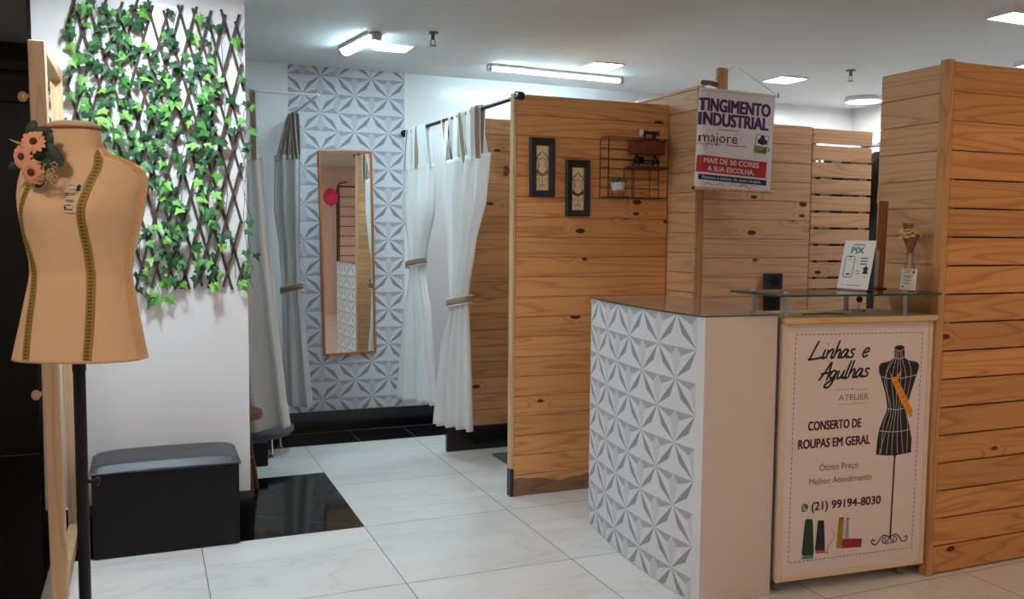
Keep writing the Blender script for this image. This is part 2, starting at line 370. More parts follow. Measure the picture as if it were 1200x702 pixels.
# ------------------------------------------------------------------ 2-D print builder (x, z plane facing -y)
class Art:
    def __init__(s): s.mb = MB(); s.mats = []; s.k = 0
    def mi(s, m):
        if m not in s.mats: s.mats.append(m)
        return s.mats.index(m)
    def y(s, layer): return -.0004*(layer+1)
    def poly(s, pts, m, layer=0):
        s.mb.add([(x, s.y(layer), z) for x, z in pts], [tuple(range(len(pts)))], s.mi(m))
    def rect(s, x0, z0, x1, z1, m, layer=0): s.poly([(x0,z0),(x1,z0),(x1,z1),(x0,z1)], m, layer)
    def disc(s, x, z, r, m, layer=0, n=20, rz=None):
        s.poly([(x+r*math.cos(2*PI*i/n), z+(rz or r)*math.sin(2*PI*i/n)) for i in range(n)], m, layer)
    def stroke(s, pts, w, m, layer=0, smooth=True, taper=False):
        P = catmull(pts, 6) if smooth and len(pts) > 2 else [Vector(q) for q in pts]
        n = len(P); L = []
        for i, q in enumerate(P):
            t = (P[min(i+1,n-1)]-P[max(i-1,0)]); t = t.normalized() if t.length > 1e-9 else Vector((1,0))
            ww = w*(1 if not taper else .35+.65*math.sin(PI*(i+.6)/(n+.2)))
            d = Vector((-t.y,t.x))*ww/2
            L += [(q.x+d.x, s.y(layer), q.y+d.y), (q.x-d.x, s.y(layer), q.y-d.y)]
        s.mb.add(L, [(2*i,2*i+1,2*i+3,2*i+2) for i in range(n-1)], s.mi(m))
    def text(s, body, x, z, width=None, h=None, m=None, layer=0, bold=0, shear=0, align='LEFT', slope=0):
        cu = bpy.data.curves.new('t','FONT'); cu.body = body; cu.size = 1; cu.shear = shear; cu.resolution_u = 3
        ob = bpy.data.objects.new('t', cu); COL.objects.link(ob)
        dg = bpy.context.evaluated_depsgraph_get(); dg.update()
        me = ob.evaluated_get(dg).to_mesh()
        vs = [v.co.copy() for v in me.vertices]; fs = [tuple(p.vertices) for p in me.polygons]
        ob.evaluated_get(dg).to_mesh_clear(); bpy.data.objects.remove(ob); bpy.data.curves.remove(cu)
        if not vs: return
        x0 = min(v.x for v in vs); x1 = max(v.x for v in vs)
        sz = h/.73 if h else width/(x1-x0)     # .73 = capital height of the built-in face
        sx = width/(x1-x0) if width else sz
        ox = x-{'LEFT':0,'CENTER':.5,'RIGHT':1}[align]*(x1-x0)*sx
        bs = [(0,0)] if not bold else [(-1,-1),(1,-1),(-1,1),(1,1),(0,0)]
        for bi, (kx,kz) in enumerate(bs):
            s.mb.add([(ox+(v.x-x0)*sx+kx*bold*sz*.8, s.y(layer+bi*.05), z+v.y*sz+kz*bold*sz*.5+slope*(v.x-x0)*sx) for v in vs], fs, s.mi(m))
    def build(s, name, parent, loc=(0,0,0), rot=(0,0,0)):
        o = s.mb.build(name, s.mats, None, world=False, autos='keep')
        for p_ in o.data.polygons:
            pass
        o.parent = parent; o.location = loc; o.rotation_euler = rot
        return o
def catmull(pts, k=6):
    P = [Vector(q) for q in pts]; out = []
    for i in range(len(P)-1):
        a = P[max(i-1,0)]; b = P[i]; c = P[i+1]; d = P[min(i+2,len(P)-1)]
        for j in range(k):
            t = j/k
            out.append(.5*((2*b)+(c-a)*t+(2*a-5*b+4*c-d)*t*t+(3*b-a-3*c+d)*t**3))
    out.append(P[-1]); return out

# ------------------------------------------------------------------ wallpaper pattern
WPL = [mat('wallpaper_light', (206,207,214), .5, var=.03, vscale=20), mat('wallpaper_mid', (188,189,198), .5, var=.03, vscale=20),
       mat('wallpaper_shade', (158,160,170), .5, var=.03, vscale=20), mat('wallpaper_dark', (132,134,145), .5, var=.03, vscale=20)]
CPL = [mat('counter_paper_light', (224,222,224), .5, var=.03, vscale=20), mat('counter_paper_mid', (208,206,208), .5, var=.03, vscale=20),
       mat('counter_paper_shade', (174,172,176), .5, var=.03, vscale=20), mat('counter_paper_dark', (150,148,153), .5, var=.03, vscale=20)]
def star_cells(u0, u1, v0, v1, cu, cv, su, sv, flip=False, sub=1):
    """geometric star print: cells cu x cv, a star node at (su, sv); returns bmesh in u,v clipped to the rectangle.
    material slots: 0 light 1 mid 2 shade 3 dark"""
    bm = bmesh.new(); lay = []
    i0 = int(math.floor((u0-su)/cu))-1; i1 = int(math.ceil((u1-su)/cu))+1
    jm = int(max(abs(v0-sv),abs(v1-sv))/cv)+2; j0, j1 = -jm, jm
    for i in range(i0, i1):
        for j in range(j0, j1):
            # cell with corners (i..i+1, j..j+1) measured downwards (j down)
            even = (i+j) % 2 == 0          # star at top-left and bottom-right
            def P(a, b):
                if not even: a = 1-a
                u = su+(i+a)*cu; v = (j+b)
                return (u, sv-v*cv) if not flip else (u, sv+v*cv)
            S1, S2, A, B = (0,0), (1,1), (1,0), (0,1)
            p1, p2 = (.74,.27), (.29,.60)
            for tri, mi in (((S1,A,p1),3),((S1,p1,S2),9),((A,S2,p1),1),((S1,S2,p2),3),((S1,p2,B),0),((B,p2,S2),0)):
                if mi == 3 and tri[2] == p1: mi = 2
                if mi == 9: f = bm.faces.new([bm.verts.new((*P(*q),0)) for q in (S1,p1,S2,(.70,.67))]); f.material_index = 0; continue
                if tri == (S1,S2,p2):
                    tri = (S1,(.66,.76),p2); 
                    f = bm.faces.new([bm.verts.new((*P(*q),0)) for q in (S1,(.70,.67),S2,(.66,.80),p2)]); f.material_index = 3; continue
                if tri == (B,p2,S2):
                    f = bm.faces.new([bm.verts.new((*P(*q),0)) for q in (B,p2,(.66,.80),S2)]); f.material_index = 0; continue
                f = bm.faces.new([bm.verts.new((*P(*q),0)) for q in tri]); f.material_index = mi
    for co, no in (((u0,0,0),(-1,0,0)),((u1,0,0),(1,0,0)),((0,v0,0),(0,-1,0)),((0,v1,0),(0,1,0))):
        bmesh.ops.bisect_plane(bm, geom=bm.verts[:]+bm.edges[:]+bm.faces[:], dist=1e-6, plane_co=co, plane_no=no, clear_outer=True)
    return bm
def bm_to_mb(bm, fn, mb):
    bm.verts.index_update()
    b = len(mb.v); mb.v += [fn(v.co.x, v.co.y) for v in bm.verts]
    for f in bm.faces:
        mb.f.append(tuple(v.index+b for v in f.verts)); mb.m.append(f.material_index)
    bm.free()

# ================================================================== THE ROOM
def struct(name, mb, m, parent=None, **k):
    o = mb.build(name, m, parent, **k)
    if parent is None: o['kind'] = 'structure'
    return o
YB = 2.265; CZ = 2.75; XR = 5.28; PF = .365       # back wall, ceiling, right wall, pillar front
f = MB(); f.box((-6,-7.6,-.1),(7,YB+.2,0)); struct('floor', f, M['floor'])
c = MB(); c.box((-6,-7.6,CZ),(7,YB+.2,CZ+.1)); struct('ceiling', c, M['ceil'])
w = MB(); w.box((-1.5,YB,0),(XR+.1,YB+.15,CZ)); wb = struct('wall_back', w, M['wall'])
w = MB(); w.box((XR,-1.9,0),(XR+.1,YB,CZ)); struct('wall_right', w, M['wallm'])
w = MB(); w.box((-1.522,PF+.26,0),(-1.503,YB,CZ)); struct('wall_left', w, M['dark_wall'])
w = MB(); w.box((-1.5,PF,.0),(-.53,PF+.25,CZ)); pl = struct('wall_pillar', w, M['wall'])
w = MB(); w.box((-6,YB+.02,0),(-1.62,YB+.15,CZ)); struct('wall_neighbour', w, M['dark_wall'])
w = MB(); w.box((-6,YB-.06,2.56),(-1.62,YB+.015,2.62)); w.box((-6,YB-.03,2.36),(-1.62,YB+.015,2.53))
struct('reflection_trim', w, mat('reflection_band', (62,58,56), .5))  # lighter bands paint the reflections on the dark glass front
w = MB(); w.box((-6,-7.7,0),(7,-7.6,CZ)); struct('wall_front', w, M['pink_wall'])
w = MB(); w.box((-1.515,PF-.01,0),(-1.503,PF+.25,CZ)); struct('trim_4', w, M['black_sk'])
# wallpaper: two strips, the narrow one hung the other way round
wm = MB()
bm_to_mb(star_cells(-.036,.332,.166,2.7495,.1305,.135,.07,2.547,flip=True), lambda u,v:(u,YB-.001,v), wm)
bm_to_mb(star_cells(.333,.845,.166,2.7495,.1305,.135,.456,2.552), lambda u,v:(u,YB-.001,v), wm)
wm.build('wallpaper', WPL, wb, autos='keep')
# skirtings and dark floor borders
s = MB(); s.bbox((-1.49,YB-.018,.004),(.86,YB-.001,.165),.002); s.bbox((.8601,YB-.018,.004),(1.95,YB-.001,.165),.002); struct('baseboard_back', s, M['black_sk'])
s = MB(); s.bbox((-1.5,PF-.015,.003),(-.515,PF-.001,.15),.002); s.bbox((-.529,PF-.001,.003),(-.515,PF+.25,.15),.002); struct('baseboard_pillar', s, M['black_sk'])
t = MB(); t.box((-6,0.0,0),(0,1.115,.002)); t.box((-6,-3.,0),(-1.45,-.0005,.002)); t.box((-6,1.116,0),(-1.6,YB,.002)); tr = struct('trim_1', t, M['black_gl'])
g = MB()
for a, b in (((-.5,.36),(0,0)),((-.48,.60),(-.004,1.113)),((-.75,.0),(-.75,.36))):
    d = Vector((b[0]-a[0],b[1]-a[1])).normalized(); n = Vector((-d.y,d.x))*.0013
    g.add([(a[0]+n.x,a[1]+n.y,.0024),(a[0]-n.x,a[1]-n.y,.0024),(b[0]-n.x,b[1]-n.y,.0024),(b[0]+n.x,b[1]+n.y,.0024)], [(0,1,2,3)])
g.build('joint_line', M['grout'], tr, world=True)
t = MB(); t.box((-1.49,1.86,0),(1.95,YB-.02,.003)); t2 = struct('trim_2', t, M['black_sk'])
g = MB()
for x in (.4,.82): g.box((x,1.86,.003),(x+.003,YB-.02,.0035))
g.box((-1.49,2.235,.003),(1.95,2.24,.0036)); g.build('joint_line', M['grout'], t2)

# ================================================================== LIGHTS
def ceiling_panel(x, y, sx, sy, m, label, name='ceiling_panel_light', rot=0, depth=.012, grp=None):
    t = thing(name, (x,y,CZ), label, 'ceiling light', grp, (0,0,rot))
    f = MB()
    for a, b in (((-sx/2-.012,-sy/2-.012),(sx/2+.012,-sy/2)),((-sx/2-.012,sy/2),(sx/2+.012,sy/2+.012)),((-sx/2-.012,-sy/2),(-sx/2,sy/2)),((sx/2,-sy/2),(sx/2+.012,sy/2))):
        f.box((*a,-depth),(*b,-.0005))
    f.build('frame', M['white_pl'], t, world=False)
    d = MB(); d.box((-sx/2+.0005,-sy/2+.0005,-depth*.75),(sx/2-.0005,sy/2-.0005,-.001)); d.build('diffuser', m, t, world=False)
    return t
ceiling_panel(.52,1.36,.2,.2,M['l_cool'],'small square recessed ceiling light right behind the angled tube light over the mirror','recessed_ceiling_light')
ceiling_panel(2.06,1.33,.22,.22,M['l_neu'],'square recessed ceiling light behind the long tube, above the wooden partitions','recessed_ceiling_light')
ceiling_panel(3.61,1.22,.23,.23,M['l_warmsq'],'warm square recessed ceiling light beside the hanging dyeing banner','recessed_ceiling_light')
ceiling_panel(3.42,-.94,.3,.16,M['l_neu'],'flat ceiling light cut by the upper right corner of the photo','surface_ceiling_light',depth=.03)
ceiling_panel(4.75,-.1,.24,.24,M['l_cool'],'cool ceiling light glimpsed above the orange slatted wall','surface_ceiling_light',depth=.03)
# lights behind the photographer and over the bench (out of the picture)
ceiling_panel(-.96,-.42,.22,.22,M['l_pil'],'square recessed ceiling light in front of the ivy trellis','recessed_ceiling_light')
i = 0
for x, y in ((.9,-2.6),(2.9,-2.9),(3.4,-5.2),(1.0,-5.2),(-1.9,-3.0)):
    ceiling_panel(x,y,.3,.3,M['l_or'] if i == 1 else M['l_fill_left' if i == 4 else ('l_far' if i in (2,3) else 'l_warm')],['warm corridor light above the sign counter','warm corridor light above the orange slatted wall','warm corridor light far right of the walkway','warm corridor light in the middle of the walkway','added warm fill light before the canvas dress form'][i],'unseen_ceiling_light'); i += 1  # the last lamp is an unseen fill, added to brighten the dress form
ceiling_panel(-3.4,-.6,.3,.3,M['l_fill_dim'],'added dim fill light over the dark neighbouring shop','unseen_ceiling_light')  # unseen fill, added only to brighten this dark corner a little
# octagonal surface light
t = thing('round_ceiling_light', (4.84,1.66,CZ), 'bright round surface ceiling light just left of the orange slatted wall', 'ceiling light')
a = MB(); a.lathe([(.16,-.001),(.17,-.03),(.155,-.04),(.15,-.03)],n=8); a.build('rim', M['white_pl'], t, world=False)
a = MB(); a.lathe([(.148,-.002),(.148,-.036),(.0001,-.038)],n=24); a.build('diffuser', M['l_neu'], t, world=False)
def tube_light(x0, y0, x1, y1, z, w, label):
    d = Vector((x1-x0,y1-y0)); L = d.length; ang = math.atan2(d.y,d.x)
    t = thing('tube_light', ((x0+x1)/2,(y0+y1)/2,CZ), label, 'ceiling light', None, (0,0,ang))
    b = MB(); b.bbox((-L/2+.02,-w*.7,-.022),(L/2-.02,w*.7,-.0005),.004); b.build('housing', M['white_pl'], t, world=False)
    n = 10; pr = [(w/2*math.cos(PI*k/n), -.0225-.45*w*math.sin(PI*k/n)) for k in range(n+1)]
    vs = [(-L/2+.025,y,z_) for y,z_ in pr]+[(L/2-.025,y,z_) for y,z_ in pr]; m_ = n+1
    q = MB(); q.add(vs, [(k,k+1,m_+k+1,m_+k) for k in range(n)]+[tuple(range(m_)),tuple(range(2*m_-1,m_-1,-1)),(0,m_,2*m_-1,n)]); q.build('diffuser', M['l_tube'], t, world=False)
    for s_ in (-1,1):
        e = MB(); e.bbox((s_*(L/2-.024),-w*.45,-.05),(s_*(L/2+.012),w*.45,-.001),.006); e.build('end_cap', M['alu'], t, world=False)
tube_light(1.30,1.64,2.43,1.70,CZ,.05,'long cool tube light along the ceiling above the fitting room rod')
tube_light(.23,1.53,.31,.98,CZ,.072,'short bright tube light angled towards us above the wall mirror')
M['sprk'] = mat('sprinkler_grey', (96,96,98), .4, metal=.4)
def sprinkler(x, y, label):
    t = thing('fire_sprinkler', (x,y,CZ), label, 'sprinkler', None)
    a = MB(); a.lathe([(.035,-.0005),(.033,-.008),(.012,-.012),(.010,-.045),(.0001,-.046)],n=16); a.build('flange', M['sprk'], t, world=False)
    a = MB(); a.tube([(-.010,0,-.04),(-.016,0,-.06),(-.006,0,-.08)],.0025,6); a.tube([(.010,0,-.04),(.016,0,-.06),(.006,0,-.08)],.0025,6); a.build('arm', M['sprk'], t, world=False)
    a = MB(); a.lathe([(.0001,-.078),(.022,-.080),(.022,-.084),(.0001,-.086)],n=12); a.build('deflector', M['sprk'], t, world=False)
sprinkler(.63,.85,'grey fire sprinkler on the ceiling right of the short angled tube light')
sprinkler(3.8,.72,'grey fire sprinkler on the ceiling above the orange slatted wall side')

# ================================================================== WOODEN PARTITIONS
def boards(mb, x0, x1, z0, z1, pitch, y0, y1, gap=.002, ch=.003, jitter=0):
    n = max(1, round((z1-z0)/pitch)); p = (z1-z0)/n
    for k in range(n):
        mb.bbox((x0+random.uniform(0,jitter), y0, z0+k*p+gap/2), (x1-random.uniform(0,jitter), y1, z0+(k+1)*p-gap/2), ch)
def vboards(mb, y0, y1, z0, z1, pitch, x0, x1, gap=.002, ch=.003):
    n = max(1, round((z1-z0)/pitch)); p = (z1-z0)/n
    for k in range(n): mb.bbox((x0,y0,z0+k*p+gap/2),(x1,y1,z0+(k+1)*p-gap/2),ch)
# centre partition, seen face on
PY = .21
t = thing('plank_partition', (1.4,PY,0), 'tall pine plank partition carrying the two framed pictures and wire shelf', 'partition')
b = MB(); boards(b, .925, 1.924, .012, 2.31, .115, PY, PY+.016); ob = b.build('boards', M['pine'], t)
b = MB(); b.box((.926,PY+.0165,.012),(1.923,PY+.0285,2.28)); b.build('joint_blackout', M['dark_wood'], t)  # dark sheet added so the joints between the boards read as shade
b = MB(); b.bbox((.904,PY-.001,.001),(.9235,PY+.05,2.312),.002); b.build('edge_strip', M['pine_edge'], t)
b = MB(); b.box((.9030,PY-.0016,.0012),(.9237,PY-.0011,.165)); b.box((.9030,PY-.0015,.0012),(.9036,PY+.05,.165)); b.build('grey_foot_tape', M['socket'], t)
b = MB(); boards(b, .925, 1.924, .012, 2.29, .115, PY+.03, PY+.045); b.build('back_boards', M['pine_w'], t)
# bottom board soaked dark along a wavy line
stn = MB(); pts = []
for k in range(41):
    x = .926+k*.998/40; pts.append((x, .012+.078+.016*math.sin(k*.33+.6)+.005*math.sin(k*.9+1)))
stn.plate([(.926,.001)]+[(1.924,.001)]+pts[::-1], PY-.0012, PY-.0002); stn.build('dark_foot', wood('stained_wood',(150,116,88),(110,82,62),knots=False), t)
# stub wall inside the fitting room
t = thing('stub_partition', (1.3,1.35,0), 'pine plank fitting room wall on a black plinth behind the curtain', 'partition')
b = MB(); boards(b, .93, 1.925, .17, 2.322, .115, 1.35, 1.368); b.build('boards', M['pine_w'], t)
b = MB(); b.box((.932,1.3685,.17),(1.924,1.374,2.31)); b.build('joint_blackout', M['dark_wood'], t)  # added dark sheet, stops light coming through the board joints
b = MB(); b.bbox((.895,1.345,.001),(1.925,1.385,.168),.002); b.build('plinth', M['black_sk'], t)
t = thing('wall_hook', (1.322,1.349,1.965), 'small brown wooden hook on the fitting room wall beside the curtain', 'hook')
b = MB(); b.bbox((1.305,1.335,1.93),(1.335,1.3485,2.0),.003); b.build('plate', M['dark_wood'], t)
b = MB(); b.tube([(1.32,1.334,1.985),(1.32,1.30,1.98),(1.32,1.285,1.95),(1.30,1.285,1.945),(1.285,1.29,1.97)],.007,8); b.build('hook', M['dark_wood'], t)
# side partition running towards us
t = thing('side_partition', (1.94,.5,0), 'pine partition running back from the banner behind the centre panel', 'partition')
b = MB(); vboards(b, -.075, 1.34, .01, 2.365, .118, 1.93, 1.948); b.build('boards', M['pine_y'], t)
b = MB(); b.box((1.9485,-.018,.02),(1.954,1.33,2.35)); b.build('joint_blackout', M['dark_wood'], t)  # added light block behind the joints, keeps them dark
b = MB(); b.bbox((1.929,-.078,2.366),(1.98,1.34,2.384),.003); b.build('top_rail', M['pine_y'], t)
b = MB(); b.bbox((1.949,-.079,.001),(1.985,-.02,2.365),.003); b.build('post', M['pine_post'], t)
b = MB(); b.tube([(1.955,-.09,2.40),(2.02,-.07,2.405),(2.07,-.06,2.40)],[.016,.014,.015],10)
tag(b.build('wooden_batten', M['dark_wood'], None, origin=(1.955,-.09,2.386)), 'short rough wooden batten lying on top of the side partition behind the banner', 'batten')
# low cross partition + slatted one
WY = -.08
t = thing('cross_partition', (2.4,WY,0), 'solid pine plank partition with the black socket, behind the reception counter', 'partition')
b = MB(); boards(b, 1.988, 2.768, .01, 2.195, .118, WY, WY+.018); b.build('boards', M['pine_far'], t)
b = MB(); b.box((1.99,WY+.0185,.012),(2.738,WY+.024,2.18)); b.build('joint_blackout', M['dark_wood'], t)  # added dark sheet against bright light leaking through the joints
b = MB(); b.bbox((2.74,WY+.019,.001),(2.775,WY+.05,2.17),.003); b.build('post', M['pine_post'], t)
t = thing('slatted_partition', (3.0,WY,0), 'pale slatted partition with open gaps, ending beside the hanging clothes', 'partition')
b = MB(); n = 21
for k in range(n):
    z0 = .03+k*(2.165/n); b.bbox((2.771+random.uniform(0,.004),WY,z0+.006),(3.252-random.uniform(0,.006),WY+.018,z0+2.165/n-.008),.002)
b.build('slats', M['pine_far'], t)
b = MB(); b.bbox((3.20,WY+.019,.001),(3.235,WY+.05,2.15),.003); b.bbox((2.79,WY+.019,.001),(2.82,WY+.05,2.15),.003); b.build('post', M['pine_post'], t)
b = MB(); b.bbox((2.09,WY+.0245,.001),(2.16,WY+.065,2.505),.01)
tag(b.build('wooden_post', M['pine_post'], None, origin=(2.12,WY+.04,0)), 'rounded pine post sticking up above the banner, holding its cord', 'post')
# orange slatted unit on the right
SY = -1.57
t = thing('slatted_wall_unit', (2.9,SY,0), 'big orange pine slatted wall unit at the right with corner post', 'partition')
b = MB(); z = .004; edges = [.004]
n = 18; P_ = 2.281/n
for k in range(n):
    g0 = .0035 if k < n-3 else .001
    b.bbox((2.235,SY,.004+k*P_+g0),(3.75,SY+.02,.004+(k+1)*P_-g0),.0025)
b.build('slats', M['pine_or'], t)
b = MB(); b.bbox((2.192,SY-.004,.001),(2.233,SY+.04,2.292),.003); b.build('corner_post', M['pine_post'], t)
b = MB(); vboards(b, SY+.041, -1.155, .01, 2.285, .126, 2.236, 2.252); b.build('side_boards', M['pine_y'], t)
b = MB(); b.box((2.2525,SY+.055,.012),(2.2535,-1.165,2.27)); b.build('joint_blackout', M['dark_wood'], t)  # thin dark sheet added to shade the side board joints
b = MB(); b.bbox((2.70,SY+.022,.01),(2.74,SY+.06,2.28),.002); b.bbox((3.6,SY+.022,.01),(3.64,SY+.06,2.28),.002); b.bbox((2.256,SY+.022,.01),(2.29,SY+.05,2.28),.002); b.build('inner_batten', M['pine_post'], t)
b = MB(); b.bbox((2.30,-1.18,.01),(3.74,-1.16,2.28),.002); b.build('back_panel', M['dark_wall'], t)
for z in (.255,.382,1.143):
    b = MB(); b.box((2.245,SY+.003,z-.003),(2.275,SY+.019,z+.003)); b.build('bracket', M['alu'], t)

# ================================================================== WALL ORNAMENTS ON THE CENTRE PARTITION
def dress_form_sketch(a, cx, z0, z1, m, fill):
    h = z1-z0
    def q(u, v): return (cx+u*h*.30, z0+v*h)
    body = [(-.15,.93),(-.2,.87),(-.5,.82),(-.55,.74),(-.42,.66),(-.33,.56),(-.5,.46),(-.55,.36),(-.35,.32),(0,.30)]
    L = [q(*p_) for p_ in body]; R = [q(-u,v) for u,v in body]
    a.stroke(L, .0035, m, 2); a.stroke(R, .0035, m, 2)
    a.stroke([q(-.5,.80),q(-.25,.72),q(0,.78),q(.25,.72),q(.5,.80)], .003, m, 2)
    a.poly([q(-.5,.46),q(0,.34),q(.5,.46),q(.55,.36),q(0,.30),q(-.55,.36)], fill, 1)
    a.stroke([q(-.5,.46),q(0,.35),q(.5,.46)], .003, m, 2)
    a.stroke([q(0,1.0),q(0,.93)], .003, m, 2); a.stroke([q(-.5,.84),q(0,.93),q(.5,.84)], .0025, m, 2)
    a.stroke([q(0,.30),q(0,.06)], .003, m, 2); a.stroke([q(-.35,.0),q(-.15,.06),q(0,.02),q(.15,.06),q(.35,.0)], .003, m, 2)
    for v in (.2,.16,.24): a.stroke([q(-.6,v),q(-.25,v+.005)], .0015, m, 2); a.stroke([q(.25,v),q(.6,v+.005)], .0015, m, 2)
def picture(x0, x1, z0, z1, label, v):
    cx = (x0+x1)/2; w = (x1-x0)/2; t = thing('picture_frame', (cx,PY-.002,z0), label, 'picture', 'two dress form pictures on the centre partition', (0,-.008,0))
    h = z1-z0; iw = .037; ih0, ih1 = .036, h-.045
    f = MB()
    def ring(r0, y0_, r1, y1_):
        vs = [(sx*r[0],y_,r[i]) for r,y_ in ((r0,y0_),(r1,y1_)) for sx,i in ((-1,1),(1,1),(1,2),(-1,2))]
        f.add(vs, [(k,(k+1)%4,4+(k+1)%4,4+k) for k in range(4)])
    ring((w,0,h),-.001,(w,0,h),-.016); ring((w,0,h),-.016,(w-.006,.006,h-.006),-.022); ring((w-.006,.006,h-.006),-.022,(iw+.006,ih0-.006,ih1+.006),-.016); ring((iw+.006,ih0-.006,ih1+.006),-.016,(iw,ih0,ih1),-.010)
    f.build('frame', M['frame_blk'], t, world=False)
    a = Art(); a.rect(-iw,ih0,iw,ih1,M['cream'],0); dress_form_sketch(a, 0, ih0+.02, ih1-.02, M['sepia'], M['brown_ink'] if v else M['sepia'])
    a.build('print', t, (0,-.0085,0))
picture(1.003,1.159,1.737,2.070,'black framed dress form picture, the higher one nearer the curtain',1)
picture(1.232,1.387,1.629,1.955,'black framed dress form picture, the lower one nearer the wire shelf',0)
# wire shelf
t = thing('wire_shelf', (1.645,PY-.002,1.742), 'black wire grid shelf holding the toy sewing machine and pot plant', 'shelf')
X0, X1, Z0, Z1, Yb, Yf = 1.455, 1.855, 1.742, 2.088, PY-.006, PY-.105
b = MB(); R_ = .0022
def W_(p_, q_): b.tube([p_, q_], R_, 6)
for z in (Z0,1.80,1.86,1.915,1.97,2.03,Z1): W_((X0,Yb,z),(X1,Yb,z))
for x in (X0,1.512,X1): W_((x,Yb,Z0),(x,Yb,Z1))
for x in (1.615,1.683,1.793): W_((x,Yb,Z0),(x,Yb,1.915))
b.build('back_grid', M['metal_blk'], t)
b = MB()
for x in (X0,X1): W_((x,Yf,Z0),(x,Yf,Z1)); W_((x,Yf,Z0),(x,Yb,Z0)); W_((x,Yf,Z1),(x,Yb,Z1)); W_((x,Yf,1.915),(x,Yb,1.915))
for z in (Z0,Z1): W_((X0,Yf,z),(X1,Yf,z))
for x in (1.512,1.60,1.683,1.793): W_((x,Yf,Z0),(x,Yb,Z0))
W_((1.615,Yf,1.915),(X1,Yf,1.915)); W_((1.615,Yf,1.742),(1.615,Yf,1.915)); W_((1.793,Yf,1.742),(1.793,Yf,1.915)); W_((1.615,Yf,1.915),(1.615,Yb,1.915))
b.build('front_frame', M['metal_blk'], t)
b = MB(); b.bbox((1.617,Yf+.004,1.9175),(1.866,Yb-.003,1.929),.002); b.build('wooden_shelf', M['dark_wood'], t)
b = MB(); b.bbox((1.50,Yf+.004,1.7445),(1.60,Yb-.003,1.753),.002); b.build('lower_shelf', M['frame_wood'], t)
# toy sewing machine table
ox, oy = 1.735, PY-.055
t = thing('toy_sewing_machine', (ox,oy,1.9295), 'miniature treadle sewing machine with red brown drawer table on the wire shelf', 'ornament')
b = MB(); b.bbox((1.628,oy-.036,2.0),(1.848,oy+.03,2.075),.003); b.bbox((1.622,oy-.04,2.0755),(1.852,oy+.034,2.083),.002); b.build('table_box', wood('toy_redwood',(132,62,40),(90,38,26),knots=False), t)
for x, z in ((1.70,2.055),(1.835,2.055),(1.70,2.02),(1.835,2.02)):
    k = MB(); k.ball((x,oy-.038,z),.0045,8); k.build('drawer_knob', mat('brass',(206,160,80),.3,metal=.8,var=0) if x == 1.70 and z > 2.05 else bpy.data.materials['brass'], t)
for s_ in (-1,1):
    b = MB(); cx = ox+s_*.07
    b.tube([(cx-.012*s_,oy,1.999),(cx+.008*s_,oy,1.965),(cx+.018*s_,oy,1.933)],.006,8); b.tube([(cx-.012*s_,oy,1.999),(cx-.02*s_,oy,1.965),(cx-.022*s_,oy,1.933)],.005,8); b.tube([(cx-.022*s_,oy,1.955),(cx+.014*s_,oy,1.95)],.004,6)
    b.build('iron_leg', M['metal_blk'], t)
b = MB(); b.bbox((1.67,oy-.02,1.944),(1.79,oy+.015,1.95),.001)
b.tube([(1.66,oy,1.96),(1.81,oy,1.96)],.003,6); b.build('treadle', M['metal_blk'], t)
b = MB(); b.lathe([(.024*math.sin(a_),.024*math.cos(a_)) for a_ in ()] or [(.019,-.002),(.022,-.002),(.022,.002),(.019,.002),(.019,-.002)], (1.70,oy,1.966), 18, axis='y'); b.build('flywheel', M['metal_blk'], t)
b = MB(); z = 2.0835
b.bbox((1.70,oy-.014,z),(1.82,oy+.014,z+.008),.002)
b.bbox((1.722,oy-.008,z+.036),(1.815,oy+.008,z+.054),.006); b.bbox((1.778,oy-.009,z+.006),(1.80,oy+.009,z+.05),.006); b.bbox((1.716,oy-.007,z+.018),(1.73,oy+.007,z+.06),.004)
b.tube([(1.722,oy,z+.02),(1.722,oy,z+.009)],.002,6); b.build('machine_head', M['metal_blk'], t)
b = MB(); b.lathe([(.0001,0),(.022,.0),(.022,.008),(.0001,.010)],(1.697,oy,z+.044),16,axis='x'); b.build('hand_wheel', M['white_pl'], t)
b = MB(); b.lathe([(.0001,0),(.016,.0),(.016,.006),(.0001,.008)],(1.816,oy,z+.045),14,axis='x'); b.build('face_plate', M['alu'], t)
# succulent
t = thing('potted_succulent', (1.548,oy,1.7535), 'small green succulent in a white and tan pot on the wire shelf', 'plant')
b = MB(); b.lathe([(.030,0),(.036,.03),(.0365,.0305)],(1.548,oy,1.7535),20); b.build('pot_base', M['pot_b'], t, smooth=True)
b = MB(); b.lathe([(.0365,.031),(.044,.078),(.040,.078),(.038,.066),(.0001,.066)],(1.548,oy,1.7535),20); b.build('pot', M['pot_w'], t)
b = MB()
for k in range(46):
    a_ = random.uniform(0,2*PI); r = random.uniform(.0,.036); lean = .02+r*.8; h = random.uniform(.022,.045)
    x, y = 1.548+r*math.cos(a_), oy+r*math.sin(a_)
    b.tube([(x,y,1.818),(x+lean*.35*math.cos(a_),y+lean*.35*math.sin(a_),1.818+h*.6),(x+lean*.6*math.cos(a_),y+lean*.6*math.sin(a_),1.818+h)],[.004,.0045,.0008],5)
b.build('foliage', M['succ'], t)

